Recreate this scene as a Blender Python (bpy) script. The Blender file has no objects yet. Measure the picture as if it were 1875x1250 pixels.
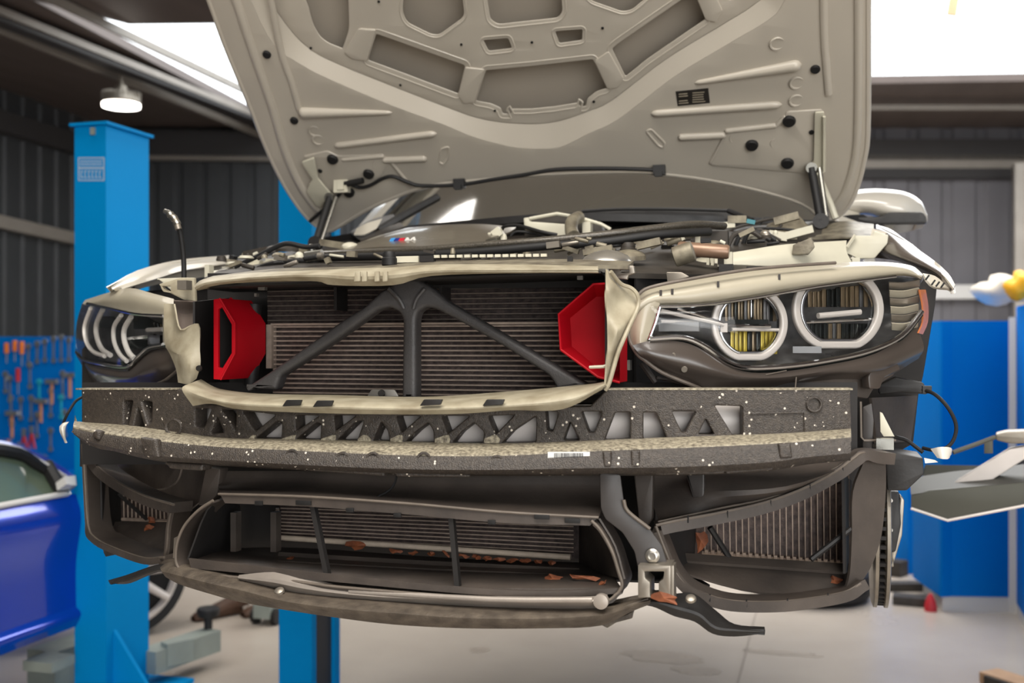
import bpy, bmesh, math, random
from mathutils import Vector, Matrix
random.seed(7)
SC = bpy.context.scene
C = SC.collection
R = math.radians
# ---------------------------------------------------------------- camera
TH = R(16.1); FPX = 1990.0; HORY = 630.0
CAM = Vector((0.7214, -1.728, 1.53))
FW = Vector((-math.sin(TH), math.cos(TH), 0)); RT = Vector((math.cos(TH), math.sin(TH), 0)); UP = Vector((0, 0, 1))
cd = bpy.data.cameras.new('camera'); co = bpy.data.objects.new('camera', cd); C.objects.link(co)
co.location = CAM; co.rotation_euler = (R(90), 0, TH)
cd.sensor_width = 36; cd.lens = FPX / 1875 * 36; cd.shift_y = (HORY - 625) / 1875; cd.clip_start = .05
cd.dof.use_dof = True; cd.dof.focus_distance = 2.0; cd.dof.aperture_fstop = 3.6
SC.camera = co
# ---------------------------------------------------------------- daylight and added fill lights
w = bpy.data.worlds.new('world'); SC.world = w; w.use_nodes = True
bgn = w.node_tree.nodes['Background']; bgn.inputs[0].default_value = (.93, .97, 1, 1); bgn.inputs[1].default_value = 3.4
SC.view_settings.view_transform = 'Standard'; SC.view_settings.look = 'None'
SC.view_settings.exposure = 0.0; SC.view_settings.gamma = 1
def area(name, loc, rot, size, sy, power, col=(1, 1, 1)):
    l = bpy.data.lights.new(name, 'AREA'); l.shape = 'RECTANGLE'; l.size = size; l.size_y = sy; l.energy = power; l.color = col
    o = bpy.data.objects.new(name, l); C.objects.link(o); o.location = loc; o.rotation_euler = rot; return o
area('door_fill', (5.5, -7.5, 2.3), (R(90), 0, R(22)), 7, 4, 330, (1, .98, .95))  # added area fill; the open door already admits the sky
area('fill_over_car', (0.6, -1.9, 4.1), (0, 0, 0), 2.6, 2.6, 230, (1, .95, .88))  # unseen fill light, added for the front and its top faces
area('fill_over_back', (1.2, 6.5, 4.1), (0, 0, 0), 5, 5, 420, (1, .96, .9))  # unseen fill light, added over the floor behind
area('fill_over_bay', (-2.6, 2.5, 4.1), (0, 0, 0), 2.0, 2.0, 90, (1, .95, .88))  # unseen fill light, added over the next bay
# ---------------------------------------------------------------- projection helpers: where a photo direction meets a real surface
def ray(px, py): return FW + RT * ((px - 937.5) / FPX) + UP * ((HORY - py) / FPX)
def P(px, py, y):
    d = ray(px, py); return CAM + d * ((y - CAM.y) / d.y)
def Pz(px, py, z):
    d = ray(px, py); return CAM + d * ((z - CAM.z) / d.z)
def Px(px, py, x):
    d = ray(px, py); return CAM + d * ((x - CAM.x) / d.x)
def Pd(px, py, D): return CAM + ray(px, py) * D
def plane(pt, n):
    pt = Vector(pt); n = Vector(n).normalized()
    def s(px, py):
        d = ray(px, py); return CAM + d * ((pt - CAM).dot(n) / d.dot(n))
    return s
def flat(y): return lambda px, py: P(px, py, y)
def curved(fn):
    """surface y = fn(x, z)"""
    def s(px, py):
        y = fn(0, 1.4)
        for _ in range(14):
            q = P(px, py, y); y = .5 * y + .5 * fn(q.x, q.z)
        return P(px, py, y)
    return s
# ---------------------------------------------------------------- materials
MATS = {}
def mat(name, col, rough=.5, metal=0, noise=0, scale=20, bump=0, bscale=None, coat=0, spec=.5, speck=None, speck_scale=60, speck_size=.12, stretch=None, col2=None, sheen=0, trans=0, emit=0):
    if name in MATS: return MATS[name]
    m = bpy.data.materials.new(name); m.use_nodes = True; nt = m.node_tree; b = nt.nodes['Principled BSDF']
    def srgb(c): return tuple(((x / 12.92) if x <= .04045 else ((x + .055) / 1.055) ** 2.4) for x in [v / 255 for v in c]) + (1,)
    c1 = srgb(col); b.inputs['Base Color'].default_value = c1
    b.inputs['Roughness'].default_value = rough; b.inputs['Metallic'].default_value = metal
    b.inputs['Specular IOR Level'].default_value = spec; b.inputs['Coat Weight'].default_value = coat; b.inputs['Coat Roughness'].default_value = .06
    b.inputs['Sheen Weight'].default_value = sheen; b.inputs['Transmission Weight'].default_value = trans
    if emit: b.inputs['Emission Color'].default_value = c1; b.inputs['Emission Strength'].default_value = emit
    tc = nt.nodes.new('ShaderNodeTexCoord'); src = tc.outputs['Object']
    if stretch:
        mp = nt.nodes.new('ShaderNodeMapping'); mp.inputs['Scale'].default_value = stretch; nt.links.new(src, mp.inputs[0]); src = mp.outputs[0]
    if noise:
        n = nt.nodes.new('ShaderNodeTexNoise'); n.inputs['Scale'].default_value = scale; n.inputs['Detail'].default_value = 6; nt.links.new(src, n.inputs['Vector'])
        r = nt.nodes.new('ShaderNodeValToRGB'); nt.links.new(n.outputs['Fac'], r.inputs[0])
        r.color_ramp.elements[0].position = .3; r.color_ramp.elements[1].position = .7
        c2 = srgb(col2) if col2 else tuple(x * (1 - noise) for x in c1[:3]) + (1,)
        r.color_ramp.elements[0].color = c2; r.color_ramp.elements[1].color = c1
        out = r.outputs[0]
        if speck:
            v = nt.nodes.new('ShaderNodeTexVoronoi'); v.inputs['Scale'].default_value = speck_scale; nt.links.new(src, v.inputs['Vector'])
            lt = nt.nodes.new('ShaderNodeMath'); lt.operation = 'LESS_THAN'; lt.inputs[1].default_value = speck_size; nt.links.new(v.outputs['Distance'], lt.inputs[0])
            n3 = nt.nodes.new('ShaderNodeTexNoise'); n3.inputs['Scale'].default_value = 34; nt.links.new(src, n3.inputs['Vector'])
            g = nt.nodes.new('ShaderNodeMath'); g.operation = 'GREATER_THAN'; g.inputs[1].default_value = .55; nt.links.new(n3.outputs['Fac'], g.inputs[0])
            mu = nt.nodes.new('ShaderNodeMath'); mu.operation = 'MULTIPLY'; nt.links.new(lt.outputs[0], mu.inputs[0]); nt.links.new(g.outputs[0], mu.inputs[1])
            mx = nt.nodes.new('ShaderNodeMixRGB'); nt.links.new(mu.outputs[0], mx.inputs[0]); nt.links.new(out, mx.inputs[1]); mx.inputs[2].default_value = srgb(speck); out = mx.outputs[0]
        nt.links.new(out, b.inputs['Base Color'])
        rr = nt.nodes.new('ShaderNodeMapRange'); rr.inputs['To Min'].default_value = min(1, rough + .1); rr.inputs['To Max'].default_value = max(0.02, rough - .08)
        nt.links.new(n.outputs['Fac'], rr.inputs['Value']); nt.links.new(rr.outputs[0], b.inputs['Roughness'])
    if bump:
        n2 = nt.nodes.new('ShaderNodeTexNoise'); n2.inputs['Scale'].default_value = bscale or scale * 4; n2.inputs['Detail'].default_value = 3; nt.links.new(src, n2.inputs['Vector'])
        bp = nt.nodes.new('ShaderNodeBump'); bp.inputs['Strength'].default_value = bump; bp.inputs['Distance'].default_value = .004
        nt.links.new(n2.outputs['Fac'], bp.inputs['Height']); nt.links.new(bp.outputs[0], b.inputs['Normal'])
    MATS[name] = m; return m
def glass(name, col, rough=.02, clear=.8, ior=1.45, bump=0, bscale=8):
    """thin clear cover: fresnel gloss over a see-through body"""
    m = bpy.data.materials.new(name); m.use_nodes = True; nt = m.node_tree; nt.nodes.clear()
    o = nt.nodes.new('ShaderNodeOutputMaterial'); t = nt.nodes.new('ShaderNodeBsdfTransparent'); g = nt.nodes.new('ShaderNodeBsdfGlossy'); f = nt.nodes.new('ShaderNodeLayerWeight'); f.inputs[0].default_value = .5; x = nt.nodes.new('ShaderNodeMixShader')
    t.inputs[0].default_value = tuple(c * clear for c in col) + (1,); g.inputs['Roughness'].default_value = rough
    pw = nt.nodes.new('ShaderNodeMath'); pw.operation = 'POWER'; pw.inputs[1].default_value = 4; nt.links.new(f.outputs['Facing'], pw.inputs[0])
    mr = nt.nodes.new('ShaderNodeMapRange'); mr.inputs['To Min'].default_value = ior - 1.38; mr.inputs['To Max'].default_value = .45; nt.links.new(pw.outputs[0], mr.inputs['Value'])
    nt.links.new(mr.outputs[0], x.inputs[0]); nt.links.new(t.outputs[0], x.inputs[1]); nt.links.new(g.outputs[0], x.inputs[2]); nt.links.new(x.outputs[0], o.inputs[0])
    MATS[name] = m; return m
# ---------------------------------------------------------------- mesh building
def cr(pts, n):
    """Catmull-Rom through pts, n steps a span"""
    if n <= 1 or len(pts) < 3: return [Vector(p) for p in pts]
    p = [Vector(q) for q in pts]; out = []
    for i in range(len(p) - 1):
        a = p[i - 1] if i else p[0] * 2 - p[1]; b, c = p[i], p[i + 1]; d = p[i + 2] if i + 2 < len(p) else c * 2 - b
        for k in range(n):
            t = k / n; out.append(.5 * ((2 * b) + (c - a) * t + (2 * a - 5 * b + 4 * c - d) * t * t + (3 * b - a - 3 * c + d) * t ** 3))
    out.append(p[-1]); return out
def rnd(pts, r, n=4):
    """round the corners of a closed 2D outline"""
    out = []; N = len(pts)
    for i in range(N):
        a, b, c = Vector(pts[i - 1][:2]), Vector(pts[i][:2]), Vector(pts[(i + 1) % N][:2])
        rr = pts[i][2] if len(pts[i]) > 2 else r
        u, v = a - b, c - b; k = min(rr, u.length * .45, v.length * .45)
        p, q = b + u.normalized() * k, b + v.normalized() * k
        for j in range(n + 1):
            t = j / n; out.append(tuple((1 - t) ** 2 * p + 2 * t * (1 - t) * b + t * t * q))
    return out
class MB:
    def __init__(s): s.v = []; s.f = []; s.m = []; s.mats = []
    def mi(s, m):
        if m not in s.mats: s.mats.append(m)
        return s.mats.index(m)
    def add(s, vs, fs, m):
        o = len(s.v); k = s.mi(m); s.v += [tuple(v) for v in vs]
        for f in fs: s.f.append([i + o for i in f]); s.m.append(k)
        return s
    def box(s, c, d, m, rot=None):
        c = Vector(c); M = rot.to_matrix() if rot is not None and not isinstance(rot, Matrix) else (rot if rot is not None else Matrix.Identity(3))
        vs = [c + M @ Vector((x * d[0] / 2, y * d[1] / 2, z * d[2] / 2)) for x in (-1, 1) for y in (-1, 1) for z in (-1, 1)]
        return s.add(vs, [(0, 1, 3, 2), (4, 6, 7, 5), (0, 4, 5, 1), (2, 3, 7, 6), (0, 2, 6, 4), (1, 5, 7, 3)], m)
    def tube(s, pts, r, m, n=10, sm=0, cap=True, flatn=None):
        pts = cr(pts, sm) if sm else [Vector(p) for p in pts]; N = len(pts); vs = []; up = None
        for i, p in enumerate(pts):
            t = (pts[min(i + 1, N - 1)] - pts[max(i - 1, 0)]).normalized()
            if up is None: up = Vector((0, 0, 1)) if abs(t.z) < .9 else Vector((0, 1, 0))
            a = t.cross(up).normalized(); up = a.cross(t).normalized()
            rr = r[0] + (r[1] - r[0]) * i / max(1, N - 1) if isinstance(r, (tuple, list)) and len(r) == 2 else (r[min(len(r) - 1, int(i * len(r) / N))] if isinstance(r, (tuple, list)) else r)
            for k in range(n):
                g = 2 * math.pi * k / n; vs.append(p + a * math.cos(g) * rr + up * math.sin(g) * rr * (flatn or 1))
        fs = [(i * n + k, i * n + (k + 1) % n, (i + 1) * n + (k + 1) % n, (i + 1) * n + k) for i in range(N - 1) for k in range(n)]
        if cap: fs += [tuple(range(n))[::-1], tuple(range((N - 1) * n, N * n))]
        return s.add(vs, fs, m)
    def ribbon(s, pts, w, t, m, side=Vector((0, 1, 0)), sm=0):
        """flat strip of width w along direction 'side', thickness t"""
        pts = cr(pts, sm) if sm else [Vector(p) for p in pts]; N = len(pts); vs = []
        for i, p in enumerate(pts):
            d = (pts[min(i + 1, N - 1)] - pts[max(i - 1, 0)]).normalized(); a = (side - d * side.dot(d)).normalized(); b = d.cross(a)
            vs += [p + a * w / 2 + b * t / 2, p - a * w / 2 + b * t / 2, p - a * w / 2 - b * t / 2, p + a * w / 2 - b * t / 2]
        fs = [(i * 4 + k, i * 4 + (k + 1) % 4, i * 4 + 4 + (k + 1) % 4, i * 4 + 4 + k) for i in range(N - 1) for k in range(4)] + [(3, 2, 1, 0), tuple(range(N * 4 - 4, N * 4))]
        return s.add(vs, fs, m)
    def lathe(s, prof, c, axis, m, n=24):
        """prof: (radius, along)"""
        c = Vector(c); ax = Vector(axis).normalized(); u = ax.orthogonal().normalized(); v = ax.cross(u); vs = []
        for r_, h in prof:
            for k in range(n):
                g = 2 * math.pi * k / n; vs.append(c + ax * h + (u * math.cos(g) + v * math.sin(g)) * r_)
        fs = [(i * n + k, i * n + (k + 1) % n, (i + 1) * n + (k + 1) % n, (i + 1) * n + k) for i in range(len(prof) - 1) for k in range(n)]
        fs += [tuple(range(n))[::-1], tuple(range((len(prof) - 1) * n, len(prof) * n))]
        return s.add(vs, fs, m)
    def loft(s, rows, m, th=.003, su=4, sv=4, n=None):
        """smooth sheet through rows of points, given a real thickness"""
        rows = [cr(r_, su) for r_ in rows]; cols = [cr([r_[j] for r_ in rows], sv) for j in range(len(rows[0]))]
        A = len(cols[0]); B = len(cols); g = [[cols[j][i] for j in range(B)] for i in range(A)]
        nn = []
        for i in range(A):
            for j in range(B):
                a = g[min(i + 1, A - 1)][j] - g[max(i - 1, 0)][j]; b = g[i][min(j + 1, B - 1)] - g[i][max(j - 1, 0)]
                q = a.cross(b); q = q.normalized() if q.length > 1e-12 else Vector((0, -1, 0))
                if q.dot(CAM - g[i][j]) < 0: q = -q
                nn.append(q)
        vs = [g[i][j] for i in range(A) for j in range(B)]; vs2 = [v - q * th for v, q in zip(vs, nn)]
        I = lambda i, j: i * B + j; K = A * B; fs = []
        for i in range(A - 1):
            for j in range(B - 1):
                fs.append((I(i, j), I(i, j + 1), I(i + 1, j + 1), I(i + 1, j))); fs.append((K + I(i, j), K + I(i + 1, j), K + I(i + 1, j + 1), K + I(i, j + 1)))
        for i in range(A - 1):
            fs.append((I(i, 0), I(i + 1, 0), K + I(i + 1, 0), K + I(i, 0))); fs.append((I(i, B - 1), K + I(i, B - 1), K + I(i + 1, B - 1), I(i + 1, B - 1)))
        for j in range(B - 1):
            fs.append((I(0, j), K + I(0, j), K + I(0, j + 1), I(0, j + 1))); fs.append((I(A - 1, j), I(A - 1, j + 1), K + I(A - 1, j + 1), K + I(A - 1, j)))
        return s.add(vs + vs2, fs, m)
    def plate(s, loops, surf, th, m, bev=.001, step=None, back=0, bres=1):
        """a sheet with cut-outs lying on a real surface; outlines in photo pixels, thickness and bevel in metres; back = offset away from viewer"""
        K_ = .001; cu = bpy.data.curves.new('t', 'CURVE'); cu.dimensions = '2D'; cu.fill_mode = 'BOTH'
        for lp in loops:
            sp = cu.splines.new('POLY'); sp.points.add(len(lp) - 1); sp.use_cyclic_u = True
            for q, pt in zip(sp.points, lp): q.co = (pt[0] * K_, -pt[1] * K_, 0, 1)
        cu.extrude = max(th / 2 - bev, 0); cu.bevel_depth = bev; cu.bevel_resolution = bres; cu.offset = -bev
        o = bpy.data.objects.new('t', cu); C.objects.link(o); dg = bpy.context.evaluated_depsgraph_get(); me = bpy.data.meshes.new_from_object(o.evaluated_get(dg))
        bm = bmesh.new(); bm.from_mesh(me); bmesh.ops.remove_doubles(bm, verts=bm.verts, dist=1e-6)
        if step:
            for ax in (0, 1):
                lo = min(v.co[ax] for v in bm.verts); hi = max(v.co[ax] for v in bm.verts); x = lo + step * K_
                while x < hi:
                    pc = [0, 0, 0]; pc[ax] = x; pn = [0, 0, 0]; pn[ax] = 1
                    bmesh.ops.bisect_plane(bm, geom=bm.verts[:] + bm.edges[:] + bm.faces[:], dist=1e-6, plane_co=pc, plane_no=pn); x += step * K_
        vs = []
        for v in bm.verts:
            px, py = v.co.x / K_, -v.co.y / K_; p = surf(px, py); n = (surf(px + 2, py) - p).cross(surf(px, py + 2) - p).normalized()
            if n.dot(CAM - p) < 0: n = -n
            vs.append(p + n * (v.co.z - th / 2 - back))
        bm.verts.index_update(); fs = [[v.index for v in f.verts] for f in bm.faces]; bm.free()
        C.objects.unlink(o); bpy.data.objects.remove(o); bpy.data.curves.remove(cu); bpy.data.meshes.remove(me)
        return s.add(vs, fs, m)
    def build(s, name, parent=None, label=None, smooth=35, origin=None, **kw):
        me = bpy.data.meshes.new(name); org = Vector(origin) if origin is not None else Vector((0, 0, 0))
        me.from_pydata([Vector(v) - org for v in s.v], [], s.f)
        for m in s.mats: me.materials.append(m)
        me.polygons.foreach_set('material_index', s.m)
        bm = bmesh.new(); bm.from_mesh(me); bmesh.ops.recalc_face_normals(bm, faces=bm.faces); bm.to_mesh(me); bm.free()
        if smooth:
            me.polygons.foreach_set('use_smooth', [True] * len(me.polygons)); me.set_sharp_from_angle(angle=R(smooth))
        me.update(); o = bpy.data.objects.new(name, me); C.objects.link(o); o.location = org
        if parent is not None:
            o.parent = parent; po = Vector((0, 0, 0)); q = parent
            while q is not None: po += q.location; q = q.parent
            o.location = org - po
        if label: o['label'] = label
        for k, v in kw.items(): o[k] = v
        return o
def root(name, loc, label, category, group=None):
    o = bpy.data.objects.new(name, None); C.objects.link(o); o.location = loc; o['label'] = label; o['category'] = category; o.empty_display_size = .1
    if group: o['group'] = group
    return o
def islands(o, name):
    """give every loose piece of a mesh its own object under the same parent"""
    me = o.data; par = list(range(len(me.vertices)))
    def fd(i):
        while par[i] != i: par[i] = par[par[i]]; i = par[i]
        return i
    for p in me.polygons:
        a = fd(p.vertices[0])
        for q in p.vertices[1:]: par[fd(q)] = a
    grp = {}
    for p in me.polygons: grp.setdefault(fd(p.vertices[0]), []).append(p)
    for ps in grp.values():
        ids = sorted({v for p in ps for v in p.vertices}); mp = {v: i for i, v in enumerate(ids)}
        n = bpy.data.meshes.new(name); n.from_pydata([me.vertices[v].co for v in ids], [], [[mp[v] for v in p.vertices] for p in ps])
        for m in me.materials: n.materials.append(m)
        n.polygons.foreach_set('material_index', [p.material_index for p in ps]); n.polygons.foreach_set('use_smooth', [True] * len(ps)); n.set_sharp_from_angle(angle=R(35)); n.update()
        c = bpy.data.objects.new(name, n); C.objects.link(c); c.parent = o.parent; c.location = o.location
        if 'label' in o: c['label'] = o['label']
    bpy.data.objects.remove(o)
def copy_tree(o, parent=None):
    c = o.copy(); C.objects.link(c); c.parent = parent
    for ch in [x for x in bpy.data.objects if x.parent is o]: copy_tree(ch, c)
    return c
# ================================================================ ROOM
CZ = 4.2
m_floor = mat('floor_concrete', (196, 186, 174), .24, 0, .25, .8, .04, 3, spec=.5, col2=(168, 157, 146))
m_ceil = mat('ceiling_sheet', (104, 92, 86), .45, .3, .15, 3, 0, stretch=(1, .2, 1))
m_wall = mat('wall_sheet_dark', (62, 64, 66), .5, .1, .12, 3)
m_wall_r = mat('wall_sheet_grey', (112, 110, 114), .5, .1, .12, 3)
m_beam = mat('beam_grey', (150, 143, 134), .45, .2, .1, 5)
m_dark = mat('beam_dark', (52, 50, 50), .6)
m_white = mat('white_trim', (215, 213, 210), .5)
MB().box((0, 6, -.05), (40, 40, .1), m_floor).build('floor', kind='structure')
# ceiling with two openings for daylight
ceil_c = [Pz(a, b, CZ) for a, b in ((0, 0), (0, 1))]
def zsurf(z): return lambda px, py: Pz(px, py, z)
def poly_sheet(mb, loops, z, th, m):
    cu = bpy.data.curves.new('t', 'CURVE'); cu.dimensions = '2D'; cu.fill_mode = 'BOTH'; cu.extrude = th / 2
    for lp in loops:
        sp = cu.splines.new('POLY'); sp.points.add(len(lp) - 1); sp.use_cyclic_u = True
        for q, pt in zip(sp.points, lp): q.co = (pt[0], pt[1], 0, 1)
    o = bpy.data.objects.new('t', cu); C.objects.link(o); me = bpy.data.meshes.new_from_object(o.evaluated_get(bpy.context.evaluated_depsgraph_get()))
    mb.add([Vector((v.co.x, v.co.y, v.co.z + z + th / 2)) for v in me.vertices], [list(p.vertices) for p in me.polygons], m)
    bpy.data.objects.remove(o); bpy.data.curves.remove(cu); bpy.data.meshes.remove(me)
sl = [Pz(60, 0, CZ), Pz(236, 45, CZ), Pz(720, 40, CZ), Pz(760, 175, CZ), Pz(456, 206, CZ)]
sr = [Pz(1460, 155, CZ), Pz(2500, 138, CZ), Pz(2700, -120, CZ), Pz(2300, -400, CZ), Pz(1350, -400, CZ)]
mb = MB(); poly_sheet(mb, [[(-14, -9), (14, -9), (14, 22), (-14, 22)], [(p.x, p.y) for p in sl], [(p.x, p.y) for p in sr]], CZ, .08, m_ceil); mb.build('ceiling', kind='structure', smooth=0)
# corrugated walls
def corr_wall(name, a, b, z0, z1, m, pitch=.25, dep=.03):
    a, b = Vector(a), Vector(b); L = (b - a).length; t = (b - a).normalized(); n = Vector((-t.y, t.x, 0)); k = int(L / pitch); mb = MB(); vs = []
    for i in range(k + 1):
        for f, d in ((0, 0), (.62, 0), (.7, dep), (.92, dep)):
            p = a + t * (i + f) * pitch + n * d; vs += [p + UP * z0, p + UP * z1]
    N = len(vs) // 2; K = len(vs); vs += [v - n * .06 for v in vs]
    fs = []
    for i in range(N - 1):
        fs += [(2 * i, 2 * i + 2, 2 * i + 3, 2 * i + 1), (K + 2 * i, K + 2 * i + 1, K + 2 * i + 3, K + 2 * i + 2), (2 * i, K + 2 * i, K + 2 * i + 2, 2 * i + 2), (2 * i + 1, 2 * i + 3, K + 2 * i + 3, K + 2 * i + 1)]
    mb.add(vs, fs, m); return mb.build(name, kind='structure', smooth=0)
BD = 13.5
cor = Pd(205, HORY, BD); cor.z = 0
wr = Pd(2700, HORY, BD); wr.z = 0
mid = Pd(1000, HORY, BD); mid.z = 0
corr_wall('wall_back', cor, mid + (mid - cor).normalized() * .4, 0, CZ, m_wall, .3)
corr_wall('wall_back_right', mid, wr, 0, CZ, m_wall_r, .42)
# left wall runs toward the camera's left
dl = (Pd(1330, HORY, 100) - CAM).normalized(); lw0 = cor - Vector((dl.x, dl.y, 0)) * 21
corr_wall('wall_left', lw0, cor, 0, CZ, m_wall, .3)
corr_wall('wall_front_blocker', (1.2, -5.5, 0), (-14, -5.5, 0), 0, CZ, m_wall_r, .42)  # unseen wall, added to make the daylight come from the front right
corr_wall('wall_right', Pd(2700, HORY, BD) * Vector((1, 1, 0)) if False else Vector((wr.x, wr.y, 0)), Vector((wr.x + 1.5, -8, 0)), 0, CZ, m_wall_r, .42)
# rails and beams
def bar(name, p0, p1, w, h, m, **kw):
    p0, p1 = Vector(p0), Vector(p1); d = (p1 - p0); rot = d.to_track_quat('X', 'Z')
    return MB().box((p0 + p1) / 2, (d.length, w, h), m, rot).build(name, kind='structure', smooth=0, **kw)
def on_left(px, py, off=.12):
    n = Vector((dl.y, -dl.x, 0)).normalized(); q = cor + n * off; d = ray(px, py); return CAM + d * ((q - CAM).dot(n) / d.dot(n))
a, b = on_left(-60, 393), on_left(150, 440); bar('beam_rail_left', a, b, .1, .13, m_beam)
a, b = on_left(-60, 205), on_left(150, 268); bar('beam_eaves_left', a, b, .16, .22, m_dark)
D = BD - .15
for nm, x0, y0, x1, y1, h, m in (('beam_back_dark', 205, 262, 640, 268, .32, m_dark), ('beam_back_strip', 205, 288, 640, 292, .05, m_beam),
        ('beam_back_right_dark', 1400, 275, 2300, 275, .26, m_dark), ('beam_back_right_band', 1400, 298, 2300, 297, .16, m_beam), ('beam_back_right_lower', 1400, 318, 2300, 318, .12, m_dark), ('beam_rail_right', 1600, 535, 2300, 532, .17, m_white)):
    bar(nm, Pd(x0, y0, D), Pd(x1, y1, D), .12, h, m)
# purlins under the ceiling, receding
def purl(name, a, b, w, h, m, z=CZ): 
    p, q = Pz(*a, z), Pz(*b, z); d = (q - p); bar(name, p - d * .6, q + d * .25, w, h, m)
purl('beam_purlin', (0, 52), (490, 252), .05, .07, m_beam, CZ - .12)
purl('beam_purlin', (0, 32), (490, 226), .14, .1, m_dark, CZ - .1)
purl('beam_purlin', (0, 20), (490, 220), .05, .06, m_beam, CZ - .08)
purl('beam_purlin', (110, 5), (425, 155), .035, .07, m_beam, CZ - .05)
bar('beam_truss', Pz(1500, 197, CZ - .1), Pz(2300, 197, CZ - .1), .05, .05, m_beam)
bar('beam_column', Pd(1873, 300, 12.6) , Pd(1873, 640, 12.6), .2, .2, m_beam)

a, b = Pz(1348, 1262, .002), Pz(1392, 1090, .002); MB().box((a + b) / 2, ((b - a).length * 1.6, .007, .003), mat('joint_grey', (128, 118, 108), .6), (b - a).to_track_quat('X', 'Z')).build('trim_floor_joint', kind='structure', smooth=0)
m_stain = mat('oil_stain', (176, 164, 151), .3, 0, .2, 6)
for (x, y, rx, ry) in ((1215, 1203, .2, .12), (1278, 1228, .12, .07), (880, 1190, .05, .05), (1430, 1195, .2, .04)):
    c_ = Pz(x, y, .0); mb = MB(); k = 22; vs = [c_ + Vector((math.cos(2 * math.pi * i / k) * rx * random.uniform(.7, 1.15), math.sin(2 * math.pi * i / k) * ry * random.uniform(.7, 1.15), .0022)) for i in range(k)]
    mb.add([c_ + Vector((0, 0, .003))] + vs + [Vector((v.x, v.y, -.004)) for v in vs], [(0, 1 + i, 1 + (i + 1) % k) for i in range(k)] + [(1 + i, 1 + k + i, 1 + k + (i + 1) % k, 1 + (i + 1) % k) for i in range(k)], m_stain); mb.build('floor_stain', kind='structure')
# ================================================================ CAR (shared)
car = root('sports_sedan', (0, 1.6, 0), 'white sports sedan with its bumper removed and bonnet raised, held up on the lift', 'car')
m_body = mat('white_paint', (206, 199, 184), .3, 0, .05, 6, coat=.4)
m_hood = mat('hood_underside_paint', (190, 182, 168), .4, 0, .05, 5, coat=.25)
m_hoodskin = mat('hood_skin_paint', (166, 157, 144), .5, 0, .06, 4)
m_black = mat('black_plastic', (36, 34, 33), .5, 0, .25, 30, .1)
m_rub = mat('black_rubber', (22, 21, 21), .6)
m_hole = mat('unlit_hole_cap', (14, 13, 13), .7)
m_steel = mat('zinc_steel', (170, 168, 160), .28, .9, .2, 40)
m_alu = mat('aluminium', (196, 192, 184), .3, .85, .15, 30)
m_cream = mat('cream_painted_steel', (205, 200, 180), .4, 0, .12, 15)
hn = Vector((0, -.862, -1)).normalized()
hs = plane((0, .976, 2.183), hn)
# pixel outlines
outer = [(200, -330), (300, -190), (352, -62), (381, 0), (410, 80), (439, 151), (463, 210), (480, 255), (501, 303), (525, 348), (553, 389), (577, 413), (600, 424), (625, 412), (665, 388), (711, 366), (773, 344), (842, 333), (1000, 320), (1120, 316), (1200, 318), (1304, 331), (1400, 352), (1468, 374), (1500, 397), (1525, 401), (1550, 382), (1568, 347), (1581, 298), (1588, 245), (1589, 100), (1589, 0), (1590, -200), (1585, -330)]
ridge_lo = [(300, -330), (400, -150), (455, -10), (500, 80), (553, 119), (608, 147), (715, 192), (813, 228), (860, 248), (900, 260), (945, 270), (990, 272), (1029, 268), (1080, 243), (1132, 218), (1235, 140), (1337, 78), (1404, 38), (1433, 7), (1470, -90), (1500, -330)]
ridge_hi = [(330, -330), (425, -150), (478, -10), (523, 62), (565, 103), (618, 130), (722, 172), (815, 208), (866, 226), (905, 234), (948, 238), (985, 238), (1026, 232), (1072, 216), (1117, 196), (1215, 122), (1310, 64), (1378, 22), (1408, -10), (1445, -100), (1475, -330)]
rl = [(p.x, p.y) for p in cr([(a, b, 0) for a, b in ridge_lo], 4)]; rh = [(p.x, p.y) for p in cr([(a, b, 0) for a, b in ridge_hi], 4)]
oc = [(p.x, p.y) for p in cr([(a, b, 0) for a, b in outer], 3)]
DEP = .026
def lift(s, d):
    def g(px, py): return s(px, py) + hn * d
    return g
h1 = rnd([(505, -150), (548, 0), (559, 23), (567, 55), (580, 78, 20), (596, 90, 20), (622, 100, 3), (634, 64, 10), (632, 0), (600, -150)], 8)
h2 = rnd([(684, 73), (716, 84), (848, 131), (835, 183), (669, 121)], 4)
h3 = rnd([(742, -90), (732, 32), (740, 52), (785, 74), (800, 75), (847, 41), (843, 15), (835, -90)], 14)
h4 = rnd([(868, -120), (894, 47), (908, 56), (1019, 44), (1027, 32), (1012, -120)], 12)
s1 = rnd([(881, 85), (927, 81), (934, 100), (891, 105)], 4); s2 = rnd([(1013, 69), (1064, 65), (1063, 85), (1021, 91)], 4)
h5 = rnd([(886, 140), (965, 133), (1083, 120), (1109, 173), (1090, 179), (1073, 192), (1070, 206), (1060, 207), (1055, 200), (1010, 207), (968, 211), (934, 211), (932, 220), (917, 220), (913, 209), (895, 201), (868, 196)], 3)
h6 = rnd([(1118, 101), (1130, 91), (1245, 12), (1268, -4), (1290, 47), (1225, 91), (1180, 122), (1143, 152)], 4)
h7 = rnd([(1052, -80), (1070, 0), (1080, 13), (1137, 33), (1154, 30), (1205, -12), (1190, -80)], 10)
h8 = rnd([(1315, -30), (1326, 0), (1335, 13), (1357, 0), (1420, -40), (1420, -60), (1340, -60)], 4)
lo = lift(hs, -DEP)
hood = MB()
hood.plate([oc + [], rl[::-1]] if False else [oc[:0] + rl + oc[::-1]], hs, .004, m_hood, bev=.0015, step=60)
web = rh
hood.plate([web, h1, h2, h3, h4, s1, s2, h5, h6, h7, h8], hs, .004, m_hood, bev=.0015, step=60, back=DEP)
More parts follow.
